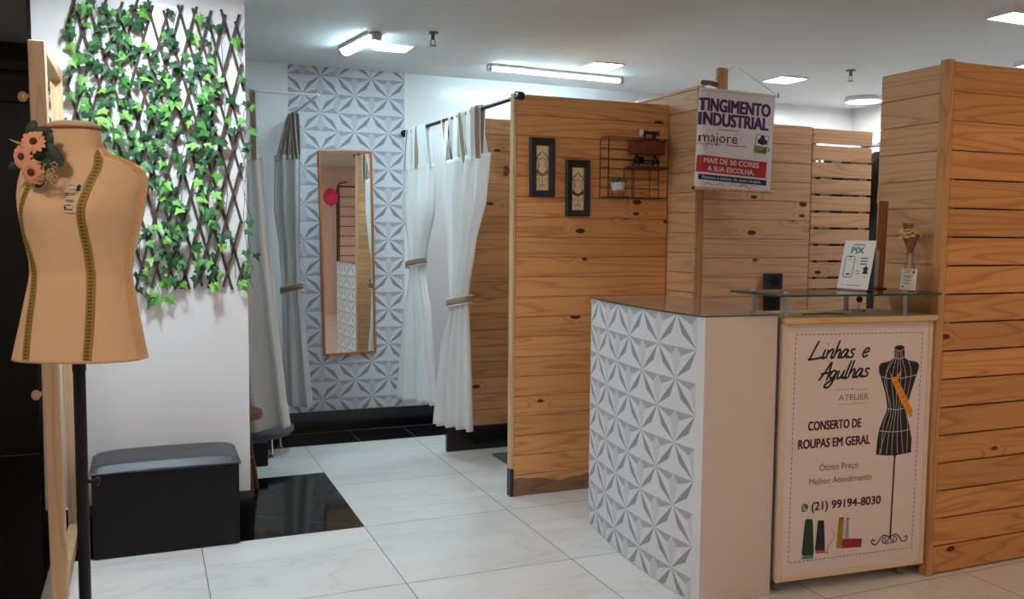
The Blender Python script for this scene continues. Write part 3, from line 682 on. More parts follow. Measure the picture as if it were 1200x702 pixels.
# ================================================================== RECEPTION COUNTER
CH = 1.193
def arc(n=36, b=.045, a0=(1.125,-.345), a1=(1.055,-1.465)):
    out = []
    for i in range(n+1):
        t_ = i/n; out.append((a0[0]+(a1[0]-a0[0])*t_ - 4*b*t_*(1-t_)*(1+.35*(t_-.5)), a0[1]+(a1[1]-a0[1])*t_))
    return out
A = arc()
plan = A+[(1.404,-1.475),(1.50,-1.16),(1.575,-.75),(1.56,-.335)]
t = thing('reception_counter', (1.3,-.9,0), 'tall reception counter, curved front papered with a grey star relief pattern', 'counter')
b = MB(); b.prism(plan[::-1], .002, CH); b.build('body', M['laminate'], t)
# paper sheet wraps the curved side
S_ = [0]
for i in range(1,len(A)): S_.append(S_[-1]+math.hypot(A[i][0]-A[i-1][0],A[i][1]-A[i-1][1]))
TL = S_[-1]
def on_arc(u, off=.0012):
    u = max(0,min(TL,u)); i = 0
    while i < len(S_)-2 and S_[i+1] < u: i += 1
    k = (u-S_[i])/(S_[i+1]-S_[i]); x = A[i][0]+(A[i+1][0]-A[i][0])*k; y = A[i][1]+(A[i+1][1]-A[i][1])*k
    dx, dy = A[i+1][0]-A[i][0], A[i+1][1]-A[i][1]; d = math.hypot(dx,dy)
    return x+dy/d*off, y-dx/d*off
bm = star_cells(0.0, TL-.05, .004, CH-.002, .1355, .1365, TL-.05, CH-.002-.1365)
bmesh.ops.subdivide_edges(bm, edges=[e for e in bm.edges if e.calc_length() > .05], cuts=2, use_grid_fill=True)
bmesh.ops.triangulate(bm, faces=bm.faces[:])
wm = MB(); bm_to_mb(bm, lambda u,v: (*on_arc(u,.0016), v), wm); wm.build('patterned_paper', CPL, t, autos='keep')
b = MB(); e = [on_arc(TL-.05+.05*k/4,.0022) for k in range(5)]
e2 = [on_arc(TL-.05+.05*k/4,.0002) for k in range(5)]
b.prism((e+e2[::-1]), .003, CH-.001); b.build('corner_trim', mat('corner_trim_white',(226,222,222),.45), t)
gp = [(x-.006,y) for x,y in A]; gp = gp+[(1.404,-1.482),(1.507,-1.16),(1.582,-.75),(1.565,-.33)]
b = MB(); b.prism(gp[::-1], CH+.0005, CH+.006, 0); b.build('glass_top', mat('counter_glass',(150,128,116),.06,spec=.6,var=0), t)
# (opaque sheet, glass reflections put into its colour; its polished edge reads dark)
b = MB(); pe = gp
for i in range(len(pe)-1):
    (x0,y0),(x1,y1) = pe[i],pe[i+1]; d = Vector((x1-x0,y1-y0)).normalized(); nx, ny = d.y*.0008, -d.x*.0008
    b.add([(x0+nx,y0+ny,CH+.0007),(x1+nx,y1+ny,CH+.0007),(x1+nx,y1+ny,CH+.0058),(x0+nx,y0+ny,CH+.0058)],[(0,1,2,3)])
b.build('glass_edge', M['glass_edge'], t)

# ================================================================== SIGN COUNTER
SA = math.atan2(-.06,.785)
sc_t = thing('sign_counter', (1.412,-1.5,0), 'pale display counter on castors with the printed repair shop sign', 'counter', None, (0,0,SA))
ca, sa = math.cos(-SA), math.sin(-SA)
def loc2(x, y):      # world plan -> local plan of the sign counter
    dx, dy = x-1.412, y+1.5
    return (dx*ca-dy*sa, dx*sa+dy*ca)
bk = [loc2(2.182,-1.22), loc2(1.545,-1.17)]
b = MB(); b.prism([(.004,.016),(.776,.016),bk[0],bk[1]], .06, 1.158); b.build('body', M['laminate'], sc_t, world=False)
b = MB(); b.bbox((.002,-.001,.056),(.026,.0155,1.158)); b.bbox((.754,-.001,.056),(.778,.0155,1.158)); b.bbox((.0262,-.001,.056),(.7538,.0155,.082)); b.bbox((.0262,-.001,1.144),(.7538,.0155,1.158)); b.build('sign_frame', M['sign_edge'], sc_t, world=False)
b = MB(); b.box((.0264,.004,.0825),(.7536,.0155,1.1435)); b.build('sign_panel', M['sign_face'], sc_t, world=False)
sl = [(-.004,-.02),(.782,-.02),bk[0],bk[1]]
b = MB(); b.prism(sl, 1.159, 1.183); b.build('top_board', M['slab_wood'], sc_t, world=False, bevel=.003)
cast = []
for (x,y) in ((.05,.06),(.70,.06),(.25,.28),(.70,.24)):
    b = MB(); b.lathe([(.0001,-.012),(.022,-.012),(.024,-.006),(.024,.006),(.022,.012),(.0001,.012)],(x,y,.026),16,axis='y'); b.bbox((x-.016,y-.017,.028),(x+.016,y+.017,.0595),.003); b.build('castor', mat('castor_grey',(128,120,116),.5) if not cast else bpy.data.materials['castor_grey'], sc_t, world=False); cast.append(1)
a = Art()
# dashed border
def dash(p0, p1, m, n, w=.0028, duty=.6):
    p0, p1 = Vector(p0), Vector(p1)
    for k in range(n):
        a.stroke([p0+(p1-p0)*(k/n), p0+(p1-p0)*((k+duty)/n)], w, m, 0, smooth=False)
dash((.066,1.112),(.722,1.106),M['ink'],31); dash((.722,1.106),(.712,.138),M['ink'],46); dash((.712,.138),(.064,.136),M['ink'],31); dash((.064,.136),(.066,1.112),M['ink'],46)
# hand lettering, drawn as pen strokes. unit: x advance, z up
def hand(x, z, h, strokes, w, sl=.32):
    for st in strokes: a.stroke([(x+(u*1.22+v*sl)*h, z+v*h) for u,v in st], w, M['ink'], 1, taper=False)
def word(x, z, h, letters, w, rise=0):
    LT = {
     'L':([[(.22,1.0),(.12,.6),(.0,.04),(-.06,.0),(.3,.02),(.62,.09)]],.62),
     'i':([[(.08,.52),(.04,.1),(.1,.02),(.2,.1)],[(.13,.80),(.155,.84)]],.22),
     'n':([[(.02,.50),(.03,.02)],[(.04,.28),(.2,.50),(.3,.44),(.28,.08),(.34,.02),(.42,.1)]],.40),
     'h':([[(.10,1.0),(.03,.02)],[(.04,.24),(.2,.48),(.3,.40),(.27,.08),(.34,.02),(.42,.1)]],.40),
     'a':([[(.30,.44),(.14,.48),(.0,.22),(.06,.03),(.2,.1),(.32,.46),(.29,.1),(.36,.03),(.44,.12)]],.42),
     's':([[(.28,.46),(.12,.46),(.08,.34),(.24,.2),(.2,.04),(.0,.03)]],.30),
     'e':([[(.04,.24),(.28,.34),(.24,.50),(.08,.44),(.0,.18),(.1,.02),(.3,.12)]],.34),
     'A':([[(.0,-.02),(.26,.55),(.42,.98),(.44,.4),(.42,-.02)],[(.02,.34),(.3,.38),(.62,.46)]],.52),
     'g':([[(.30,.44),(.14,.48),(.02,.24),(.1,.06),(.24,.16),(.33,.46),(.26,-.1),(.12,-.42),(-.12,-.40),(-.04,-.2),(.36,.08)]],.42),
     'u':([[(.04,.48),(.02,.12),(.1,.02),(.24,.16),(.32,.48)],[(.32,.48),(.28,.1),(.34,.02),(.42,.1)]],.42),
     'l':([[(.12,1.0),(.04,.1),(.1,.0),(.18,.06)]],.19),
     ' ':([],.47)}
    for ch in letters:
        st, adv = LT[ch]; hand(x, z, h, st, w); x += adv*h*1.22; z += rise*adv*h
word(.137,1.006,.077,'Linhas e',.0088,.0)
word(.186,.915,.077,'Agulhas',.0088,.03)
for x0,x1,z in ((.272,.345,.870),(.375,.446,.867),(.285,.345,.806),(.352,.436,.807)): a.stroke([(x0,z),(x1,z)], .0014, M['ink2'], 0, smooth=False)
a.disc(.36,.871,.004,M['ink2'],0); a.disc(.352,.802,.002,M['ink2'],0)
a.text('ATELIER', .290,.823,.156,.026,M['ink2'],0)
a.text('CONSERTO DE', .142,.702,.27,.040,M['wine'],0,bold=.04)
a.text('ROUPAS EM GERAL', .095,.626,.367,.040,M['wine'],0,bold=.04)
a.text('Ótimo Preço', .205,.524,.2,.029,M['ink2'],0)
a.text('Melhor Atendimento', .156,.466,.321,.029,M['ink2'],0)
a.text('(21) 99194-8030', .173,.354,.358,.038,M['wine'],0,bold=.035)
a.disc(.138,.370,.0175,M['green_ink'],0); a.stroke([(.130,.380),(.131,.370),(.139,.361),(.149,.360)],.005,M['white_ink'],1)
a.poly([(.122,.362),(.124,.350),(.135,.355)],M['green_ink'],0)
# dress form
MC = .6
def sx_(u): return u
Lb = [(.574,1.038),(.572,.995),(.552,.985),(.505,.976),(.494,.962),(.496,.94),(.512,.90),(.535,.84),(.546,.79),(.544,.765),(.528,.73),(.508,.685),(.500,.63),(.497,.574)]
Rb = [(.686,.571),(.686,.63),(.676,.675),(.660,.725),(.652,.76),(.655,.79),(.672,.84),(.692,.90),(.708,.945),(.710,.962),(.700,.974),(.650,.985),(.630,.996),(.627,1.040)]
a.poly(Lb+[(.56,.566),(.62,.566)]+Rb, M['ink'], 0)
a.disc(.6,1.043,.027,M['ink'],0,rz=.009); a.stroke([(.575,1.036),(.6,1.028),(.626,1.036)],.0022,M['white_ink'],1)
a.stroke([(.574,1.0),(.6,.992),(.629,1.0)],.003,M['white_ink'],1)
for u0,u1,u2,u3,u4 in ((-.9,-.85,-.55,-.6,-.9),(-.55,-.42,-.30,-.36,-.45),(-.2,-.12,-.10,-.12,-.15),(.2,.12,.12,.14,.2),(.55,.42,.32,.40,.55)):
    a.stroke([(.6+u0*.027,1.03),(.6+u0*.03,.995),(.603+u1*.09,.90),(.6+u2*.06,.775),(.593+u3*.09,.66),(.593+u4*.09,.572)],.0022,M['white_ink'],1)
a.stroke([(.555,.985),(.535,.93),(.545,.84),(.556,.775),(.53,.70),(.522,.575)],.0022,M['white_ink'],1); a.stroke([(.650,.985),(.668,.93),(.655,.84),(.645,.775),(.66,.70),(.662,.573)],.0022,M['white_ink'],1)
a.stroke([(.508,.918),(.55,.908),(.6,.906),(.65,.910),(.696,.918)],.003,M['white_ink'],1)
a.stroke([(.546,.776),(.6,.768),(.655,.776)],.003,M['white_ink'],1); a.stroke([(.509,.68),(.56,.672),(.62,.67),(.675,.676)],.003,M['white_ink'],1)
a.poly([(.585,.566),(.611,.566),(.600,.556)],M['ink'],0); a.stroke([(.598,.562),(.591,.19)],.0085,M['ink'],0,smooth=False)
# tape on the form
a.poly([(.548,.945),(.556,.925),(.571,.912),(.590,.915),(.617,.95),(.612,.925),(.598,.90),(.640,.835),(.684,.76),(.683,.735),(.671,.728),(.62,.80),(.575,.88)],M['orange_ink'],2)
for k in range(7):
    q = Vector((.583,.885)).lerp(Vector((.672,.745)),k/6.5); a.stroke([q,q+Vector((.012,.008))],.0024,M['ink'],3,smooth=False)
# scroll feet
for s_ in (-1,1):
    P2 = [(0,.02),(.012,.0),(.03,-.006),(.04,.008),(.028,.02),(.018,.008),(.028,.0)]
    a.stroke([(.588+s_*u, .178+v) for u,v in P2], .0045, M['ink'], 0)
    a.stroke([(.588+s_*u, .178+v) for u,v in [(0,.018),(.03,.030),(.05,.018),(.066,-.004),(.085,-.006),(.098,.008),(.088,.016),(.080,.006)]], .0055, M['ink'], 0)
a.stroke([(.588+u,.17+.003*math.cos(u*200)) for u in (-.02,-.01,0,.01,.02)],.004,M['ink'],0)
# spools
a.poly([(.147,.320),(.178,.316),(.182,.30),(.192,.165),(.186,.156),(.135,.160),(.129,.17),(.141,.31)],M['spool_g'],0); a.poly([(.131,.158),(.190,.156),(.190,.143),(.131,.145)],mat('spool_foot_ink',(90,150,120),.6,var=0),0)
a.poly([(.209,.308),(.236,.306),(.239,.295),(.248,.18),(.245,.173),(.200,.176),(.197,.183),(.206,.30)],M['spool_b'],0); a.poly([(.199,.175),(.252,.172),(.248,.162),(.200,.164)],mat('spool_foot_red',(216,96,64),.6,var=0),0)
a.stroke([(.204,.165),(.235,.166),(.264,.158),(.258,.170),(.270,.195),(.293,.225),(.290,.245),(.277,.264)],.0022,M['ink'],1)
a.poly([(.316,.308),(.338,.306),(.333,.172),(.306,.176),(.312,.29)],M['spool_y'],0); a.poly([(.338,.305),(.345,.305),(.342,.215),(.336,.18)],mat('spool_cream_ink',(214,186,90),.6,var=0),0)
a.poly([(.354,.303),(.368,.301),(.368,.213),(.350,.215)],M['spool_s'],0); a.rect(.354,.300,.368,.305,M['ink'],1); a.rect(.316,.304,.338,.310,M['wine'],1)
a.poly([(.337,.214),(.436,.206),(.440,.20),(.438,.168),(.337,.172),(.333,.19)],M['spool_r'],0)
a.build('sign_print', sc_t, (0,.0036,0))

# ================================================================== GLASS SHELF AND WHAT STANDS ON IT
GZ = 1.285
t = thing('glass_shelf', (1.7,-1.45,1.184), 'clear glass shelf raised on metal standoffs above the sign counter', 'shelf')
gpoly = [(1.335,-1.24),(1.335,-1.575),(2.12,-1.652),(2.184,-1.60),(2.184,-1.22)]
b = MB(); b.prism(gpoly, GZ-.008, GZ); b.build('glass_pane', M['glass'], t)
b = MB()
for i in range(len(gpoly)):
    (x0,y0),(x1,y1) = gpoly[i],gpoly[(i+1)%len(gpoly)]; d = Vector((x1-x0,y1-y0)).normalized(); nx, ny = d.y*.0006, -d.x*.0006
    b.add([(x0+nx,y0+ny,GZ-.0085),(x1+nx,y1+ny,GZ-.0085),(x1+nx,y1+ny,GZ+.0002),(x0+nx,y0+ny,GZ+.0002)],[(0,1,2,3)])
b.build('polished_edge', M['glass_edge'], t)
for x, y, z0 in ((1.45,-1.25,CH+.0065),(1.44,-1.478,1.1835),(1.93,-1.30,1.1835),(2.03,-1.54,1.1835)):
    if z0 > 1.19: x, y = 1.43, -1.28
    b = MB(); b.lathe([(.0135,z0),(.0135,z0+.003),(.011,z0+.004),(.011,GZ-.0125),(.0135,GZ-.0115),(.0135,GZ-.0085)],(x,y,0),20); b.lathe([(.012,GZ+.0005),(.011,GZ+.0045),(.0001,GZ+.005)],(x,y,0),20); b.build('standoff', M['alu'], t)
# PIX card in its acrylic holder
px = thing('payment_card_stand', (1.865,-1.40,GZ+.001), 'white instant payment card in a clear holder on the glass shelf', 'card stand', None, (0,0,math.radians(-78)))
lean = math.radians(-14)
b = MB(); b.bbox((-.078,-.002,0),(.078,.09,.004),.001); b.build('holder_foot', M['acrylic'], px, world=False)
cd = bpy.data.objects.new('holder_back', None)
def leaned(mb, name, m, parent): 
    o = mb.build(name, m, parent, world=False); o.rotation_euler = (lean,0,0); o.location = (0,.0,.004); return o
b = MB(); b.bbox((-.079,.0025,.002),(.079,.0055,.225),.001); leaned(b, 'holder_back', M['acrylic'], px)
b = MB(); b.box((-.077,.0,.003),(.077,.002,.223)); leaned(b, 'card', M['paper'], px)
a = Art()
a.text('PIX', -.036,.165,.062,.028,M['teal'],0,bold=.05)
a.rect(-.028,.204,.024,.2065,M['ink'],0); a.rect(-.034,.198,.030,.2005,M['ink2'],0)
def rrect(x0,z0,x1,z1,w,m,l=0):
    r = .006; P2 = [(x0+r,z0),(x1-r,z0),(x1,z0+r),(x1,z1-r),(x1-r,z1),(x0+r,z1),(x0,z1-r),(x0,z0+r),(x0+r,z0)]
    a.stroke(P2, w, m, l, smooth=False)
rrect(-.058,.054,-.012,.150,.003,M['ink']); a.rect(-.042,.146,-.028,.150,M['ink'],0); a.rect(-.046,.064,-.024,.072,M['ink2'],0); a.rect(-.044,.134,-.028,.137,M['ink2'],0)
for k in range(3):
    z = .139-.013*k; a.rect(.018,z,.052,z+.006,M['teal'],0); a.stroke([(.004,z+.003),(.012,z+.003)],.0012,M['teal'],0)
a.rect(.0,.083,.020,.086,M['ink2'],0); a.rect(.002,.072,.024,.075,M['ink2'],0)
def mini_form(x, z, s):
    a.poly([(x-.1*s,z+s),(x+.1*s,z+s),(x+.12*s,z+.85*s),(x+.35*s,z+.78*s),(x+.2*s,z+.5*s),(x+.36*s,z+.15*s),(x-.36*s,z+.15*s),(x-.2*s,z+.5*s),(x-.35*s,z+.78*s),(x-.12*s,z+.85*s)],M['ink'],0)
    a.stroke([(x,z+.15*s),(x,z-.4*s)],.0012,M['ink'],0,smooth=False)
mini_form(.050,.066,.042); a.rect(-.030,.018,.035,.0205,M['ink2'],0); a.disc(-.052,.020,.0025,M['ink2'],0)
o = a.build('card_print', px); o.rotation_euler = (lean,0,0); o.location = (0,-.0002,.004)
# small card
sc = thing('business_card_stand', (2.07,-1.515,GZ+.001), 'little white contact card standing before the dried flower vase', 'card stand', None, (0,0,math.radians(-66)))
b = MB(); b.bbox((-.03,-.001,0),(.03,.03,.003),.001); b.build('holder_foot', M['acrylic'], sc, world=False)
b = MB(); b.box((-.033,0,.002),(.033,.0015,.096)); o = b.build('card', M['paper'], sc, world=False); o.rotation_euler = (-.1,.03,0); o.location = (0,0,.003)
a = Art()
for z, x0, x1 in ((.086,-.018,.008),(.078,-.02,.002),(.064,-.022,.016),(.056,-.022,.012),(.044,-.02,.01),(.03,-.02,.006)): a.rect(x0,z,x1,z+.003,M['ink2'],0)
mini_form(.02,.074,.016); a.disc(-.022,.016,.004,M['ink'],0)
o = a.build('card_print', sc); o.rotation_euler = (-.1,.03,0); o.location = (0,-.0002,.003)
# yardstick
b = MB(); b.bbox((-.023,-.003,.006),(.023,.004,.40),.0015); yt = thing('wooden_ruler', (2.085,-1.335,GZ+.001), 'brown wooden ruler standing upright on the glass shelf', 'ruler', None, (0,math.radians(1.5),math.radians(-14)))
b.build('blade', wood('ruler_wood',(160,104,60),(124,76,40),axis='Z',knots=False), yt, world=False)
b = MB(); b.bbox((-.029,-.009,.006),(-.010,-.0035,.175),.001); b.build('metal_guide', M['alu'], yt, world=False)
b = MB(); b.bbox((-.03,-.02,0),(.03,.02,.0055),.002); b.build('foot', M['dark_wood'], yt, world=False)
# vase with dried flowers
vt = thing('glass_vase', (2.158,-1.44,GZ+.001), 'slim clear glass vase beside the corner post on the glass shelf', 'vase')
b = MB(); b.lathe([(.024,0),(.027,.004),(.027,.09),(.020,.12),(.016,.14),(.019,.17),(.0175,.17),(.0145,.14),(.018,.12),(.0245,.09),(.0245,.007),(.0001,.006)],(2.158,-1.44,GZ+.001),24); b.build('body', M['acrylic'], vt, smooth=True)
ft = thing('dried_bouquet', (2.158,-1.44,GZ+.01), 'cream dried flowers wrapped in brown paper standing in the slim vase', 'flowers')
b = MB()
for k in range(6):
    a_ = k*PI/3; b.tube([(2.158+.006*math.cos(a_),-1.44+.006*math.sin(a_),GZ+.012),(2.158+.004*math.cos(a_),-1.44+.004*math.sin(a_),GZ+.19)],.0022,5)
b.build('stems', M['dried'], ft)
b = MB(); b.lathe([(.0115,.168),(.012,.18),(.024,.21),(.038,.245),(.037,.245),(.023,.212),(.010,.182)],(2.158,-1.44,GZ),14); b.build('paper_wrap', M['kraft'], ft)
b = MB()
for k in range(70):
    a_ = random.uniform(0,2*PI); r = .058*math.sqrt(random.random()); h = .262+random.uniform(-.012,.02)-.3*r
    b.ball((2.158+r*math.cos(a_),-1.44+r*.6*math.sin(a_),GZ+h),(.009,.009,.006),6)
for k in range(26):
    a_ = random.uniform(0,2*PI); r = .05*random.random()
    x, y = 2.158+r*math.cos(a_), -1.44+r*.6*math.sin(a_)
    b.tube([(2.158,-1.44,GZ+.235),(x,y,GZ+.27+random.uniform(0,.015))],.0012,4)
b.build('blossom', M['dried'], ft)
b = MB()
for k in range(14):
    a_ = random.uniform(0,2*PI); x, y = 2.140+.02*math.cos(a_), -1.44+.015*math.sin(a_)
    b.tube([(2.143,-1.44,GZ+.26),(x,y,GZ+.285),(x+.01*math.cos(a_),y,GZ+.302)],[.003,.005,.001],5)
b.build('brown_sprig', M['kraft'], ft)
# things on the counter top, under the glass
TZ = 1.1835
b = MB(); b.add([(1.50,-1.475,TZ+.0015),(1.70,-1.46,TZ+.0015),(1.72,-1.38,TZ+.0015),(1.53,-1.36,TZ+.0015)],[(0,1,2,3)]); b.v = b.v+[(x,y,TZ+.0003) for x,y,z in b.v]; b.f += [(4,7,6,5),(0,4,5,1),(1,5,6,2),(2,6,7,3),(3,7,4,0)]; b.m += [0]*5
tag(b.build('paper_leaflet', M['paperlight'], None, origin=(1.6,-1.42,TZ)), 'yellowish printed leaflet lying under the glass shelf near its front', 'paper')
b = MB(); b.prism([(1.58,-1.42),(1.80,-1.44),(1.82,-1.39),(1.62,-1.36)],TZ+.0018,TZ+.003); tag(b.build('folded_brochure', M['kraft'], None, origin=(1.7,-1.4,TZ+.0018)), 'folded brown brochure on top of the yellowish leaflet', 'paper')
b = MB(); b.prism([(1.78,-1.37),(2.04,-1.43),(2.08,-1.32),(1.82,-1.26)],TZ+.0003,TZ+.0015); tag(b.build('paper_sheet', M['paper'], None, origin=(1.9,-1.35,TZ)), 'white sheet of paper under the glass shelf towards the corner post', 'paper')
t = thing('card_reader_stand', (1.96,-1.345,TZ+.0016), 'small silver round stand with a dark knob under the glass shelf', 'stand')
b = MB(); b.lathe([(.036,0),(.036,.004),(.028,.009),(.0001,.011)],(1.96,-1.345,TZ+.0016),24); b.build('base', M['chrome'], t)
b = MB(); b.tube([(1.96,-1.345,TZ+.01),(1.963,-1.345,TZ+.045)],.006,10); b.build('stem', M['chrome'], t)
b = MB(); b.ball((1.965,-1.345,TZ+.056),.015,12); b.build('knob', M['socket'], t, smooth=True)

# outlet on the cross partition
t = thing('power_outlet_box', (2.48,WY-.001,1.08), 'black wall socket box on the pine partition above the counter', 'socket')
b = MB(); b.bbox((2.425,WY-.04,1.198),(2.545,WY-.001,1.30),.004); b.build('socket_box', M['socket'], t)
b = MB(); b.lathe([(.0001,-.0445),(.026,-.0445),(.030,-.0405),(.034,-.0402)],(2.485,WY,1.25),24,axis='y'); b.tube([(2.475,WY-.046,1.25),(2.475,WY-.0455,1.251)],.005,8); b.tube([(2.495,WY-.046,1.25),(2.495,WY-.0455,1.251)],.005,8); b.build('socket_face', M['metal_blk'], t)
b = MB(); b.bbox((2.43,WY-.03,1.07),(2.54,WY-.001,1.19),.004); b.build('lower_box', M['metal_blk'], t)

# ================================================================== BANNER
bt = thing('hanging_banner', (2.085,-.20,1.79), 'white hanging banner advertising industrial dyeing, beside the pine post', 'banner', None, (0,math.radians(1.6),math.radians(-5)))
BW, BH = .475, .545        # cloth width and height
x0 = -.215
def cloth_y(x, z): 
    u = (x-x0)/BW; e = max(0,(.09-u)/.09)
    return .035*e*e + .004*math.sin(u*5)
b = MB(); nx_, nz_ = 24, 20; vs = []
for j in range(nz_+1):
    for i in range(nx_+1):
        x = x0+BW*i/nx_; z = BH*j/nz_; vs.append((x, cloth_y(x,z), z))
n0 = len(vs); vs += [(x,y+.001,z) for x,y,z in vs]
fs = []
for j in range(nz_):
    for i in range(nx_):
        q = j*(nx_+1)+i; fs.append((q,q+1,q+nx_+2,q+nx_+1)); fs.append((n0+q,n0+q+nx_+1,n0+q+nx_+2,n0+q+1))
b.add(vs, fs); b.build('cloth', M['banner'], bt, world=False, smooth=True, autos='keep')
b = MB(); b.tube([(x0-.012,.0,BH+.004),(x0+BW+.018,.0,BH+.004)],.009,10); b.build('top_rod', M['white_pl'], bt, world=False)
b = MB(); b.tube([(x0-.02,.002,-.004),(x0+BW+.018,.002,-.004)],.009,10); b.build('bottom_rod', M['frame_light'], bt, world=False)
for xx, nm in ((x0-.024,'end_cap'),(x0+BW+.022,'end_cap')):
    k = MB(); k.ball((xx,.002,-.004),.011,10); k.build(nm, M['white_pl'] if xx > 0 else M['dark_wood'], bt, world=False)
k = MB(); k.bbox((x0+BW+.018,-.006,BH-.004),(x0+BW+.028,.006,BH+.022),.002); k.build('hook', M['socket'], bt, world=False)
b = MB(); b.tube([(x0+BW+.01,0,BH+.012),(.06,.085,BH+.165)],.0012,5); b.tube([(x0+.005,0,BH+.012),(.03,.085,BH+.165)],.0012,5); b.build('cord', M['ink2'], bt, world=False)
a = Art()
x1 = x0+BW
def zt(f_): return BH*f_
a.text('TINGIMENTO', x0-.004,zt(.80),BW*.945,.072,M['purple'],1,bold=.052,slope=-.02)
a.text('INDUSTRIAL', x0+.004,zt(.655),BW*.91,.072,M['purple'],1,bold=.052,slope=-.02)
a.text('majore', x0+.006,zt(.475),BW*.50,.060,M['ink'],2,slope=.0)
random.seed(21)
for k in range(9):
    cx, cz, r = x0+random.uniform(.02,.26), zt(random.uniform(.40,.63)), random.uniform(.012,.026)
    P2 = [(cx+r*math.cos(2*PI*i/14)*random.uniform(.85,1.1), cz+r*math.sin(2*PI*i/14)) for i in range(15)]; a.stroke(P2,.0018,[M['pinkish'],M['spool_s'],M['pinkish']][k%3],0)
for xx0,xx1,zz in ((.12,.24,.605),(.08,.12,.50),(.0,.14,.452),(.17,.30,.45)): a.rect(x0+xx0,zt(zz),x0+xx1,zt(zz)+.004,M['red_ink'],0)
L4 = lambda u,v:(x0+u,zt(v))
a.poly([L4(.365,.595),L4(.450,.58),L4(.435,.385),L4(.348,.40)],M['gold_ink'],0)
a.poly([L4(.371,.583),L4(.443,.571),L4(.431,.395),L4(.356,.41)],M['paper'],1)
a.poly([L4(.362,.475),L4(.436,.462),L4(.431,.397),L4(.357,.41)],M['olive_ink'],2)
for u,v in ((.405,.555),(.388,.52),(.422,.515),(.405,.51)): a.disc(x0+u,zt(v),.016,M['navy'],2,n=10)
a.rect(x0+.364,zt(.45),x0+.42,zt(.455),M['white_ink'],3); a.rect(x0+.364,zt(.43),x0+.41,zt(.435),M['white_ink'],3)
a.stroke([L4(.44,.46),L4(.455,.44),L4(.44,.41)],.006,M['olive_ink'],0)
a.poly([(x0+.004,zt(.338)),(x0+.442,zt(.305)),(x0+.440,zt(.135)),(x0+.002,zt(.165))],M['red_ink'],1)
a.text('MAIS DE 50 CORES', x0+.035,zt(.262),.355,.030,M['white_ink'],2,bold=.03,slope=-.035)
a.text('A SUA ESCOLHA.', x0+.062,zt(.180),.30,.030,M['white_ink'],2,bold=.03,slope=-.035)
a.poly([(x0+.012,zt(.142)),(x0+.446,zt(.115)),(x0+.445,zt(.058)),(x0+.012,zt(.085))],M['navy'],1)
a.text('Renove a beleza de suas roupas.', x0+.03,zt(.098),.38,.017,M['white_ink'],2,bold=.02,slope=-.028)
for u,m_ in ((.04,M['gold_ink']),(.12,M['pinkish']),(.2,M['orange_ink']),(.27,M['red_ink']),(.34,M['pinkish'])): a.stroke([L4(u,.03),L4(u+.03,.052),L4(u+.06,.025)],.005,m_,0)
bm = bmesh.new(); bv = [bm.verts.new(v) for v in a.mb.v]
for f_, mi_ in zip(a.mb.f, a.mb.m):
    try: q = bm.faces.new([bv[i] for i in f_]); q.material_index = mi_
    except ValueError: pass
bmesh.ops.bisect_plane(bm, geom=bm.verts[:]+bm.edges[:]+bm.faces[:], dist=1e-6, plane_co=(x0+.0012,0,0), plane_no=(-1,0,0), clear_outer=True)
for k in range(1,24): bmesh.ops.bisect_plane(bm, geom=bm.verts[:]+bm.edges[:]+bm.faces[:], dist=1e-6, plane_co=(x0+(.008*k if k < 7 else .05+.026*(k-7)),0,0), plane_no=(1,0,0))
a.mb.v = []; a.mb.f = []; a.mb.m = []; bm_to_mb3 = bm.verts.index_update()
a.mb.v = [v.co[:] for v in bm.verts]; a.mb.f = [tuple(v.index for v in f_.verts) for f_ in bm.faces]; a.mb.m = [f_.material_index for f_ in bm.faces]; bm.free()
for i in range(len(a.mb.v)):
    x, y, z = a.mb.v[i]; a.mb.v[i] = (x, y+cloth_y(x,z)-.0008, z)
a.build('banner_print', bt)

# ================================================================== WALL MIRROR
mt = thing('wall_mirror', (.412,YB-.004,.593), 'tall narrow wood framed mirror on the star patterned wall', 'mirror', None, (0,math.radians(-1.15),0))
w2, H2 = .204, 1.543; fw = .018
b = MB()
b.bbox((-w2,-.022,0),(-w2+fw,0,H2),.002); b.bbox((w2-fw,-.022,0),(w2,0,H2),.002); b.bbox((-w2+fw+.0002,-.022,0),(w2-fw-.0002,0,fw),.002); b.bbox((-w2+fw+.0002,-.022,H2-fw),(w2-fw-.0002,0,H2),.002)
b.build('frame', wood('mirror_frame',(186,116,66),(150,88,48),axis='Z',knots=False), mt, world=False)
b = MB(); b.box((-w2+fw-.002,-.014,fw-.002),(w2-fw+.002,-.003,H2-fw+.002)); b.build('glass', M['mirror'], mt, world=False)

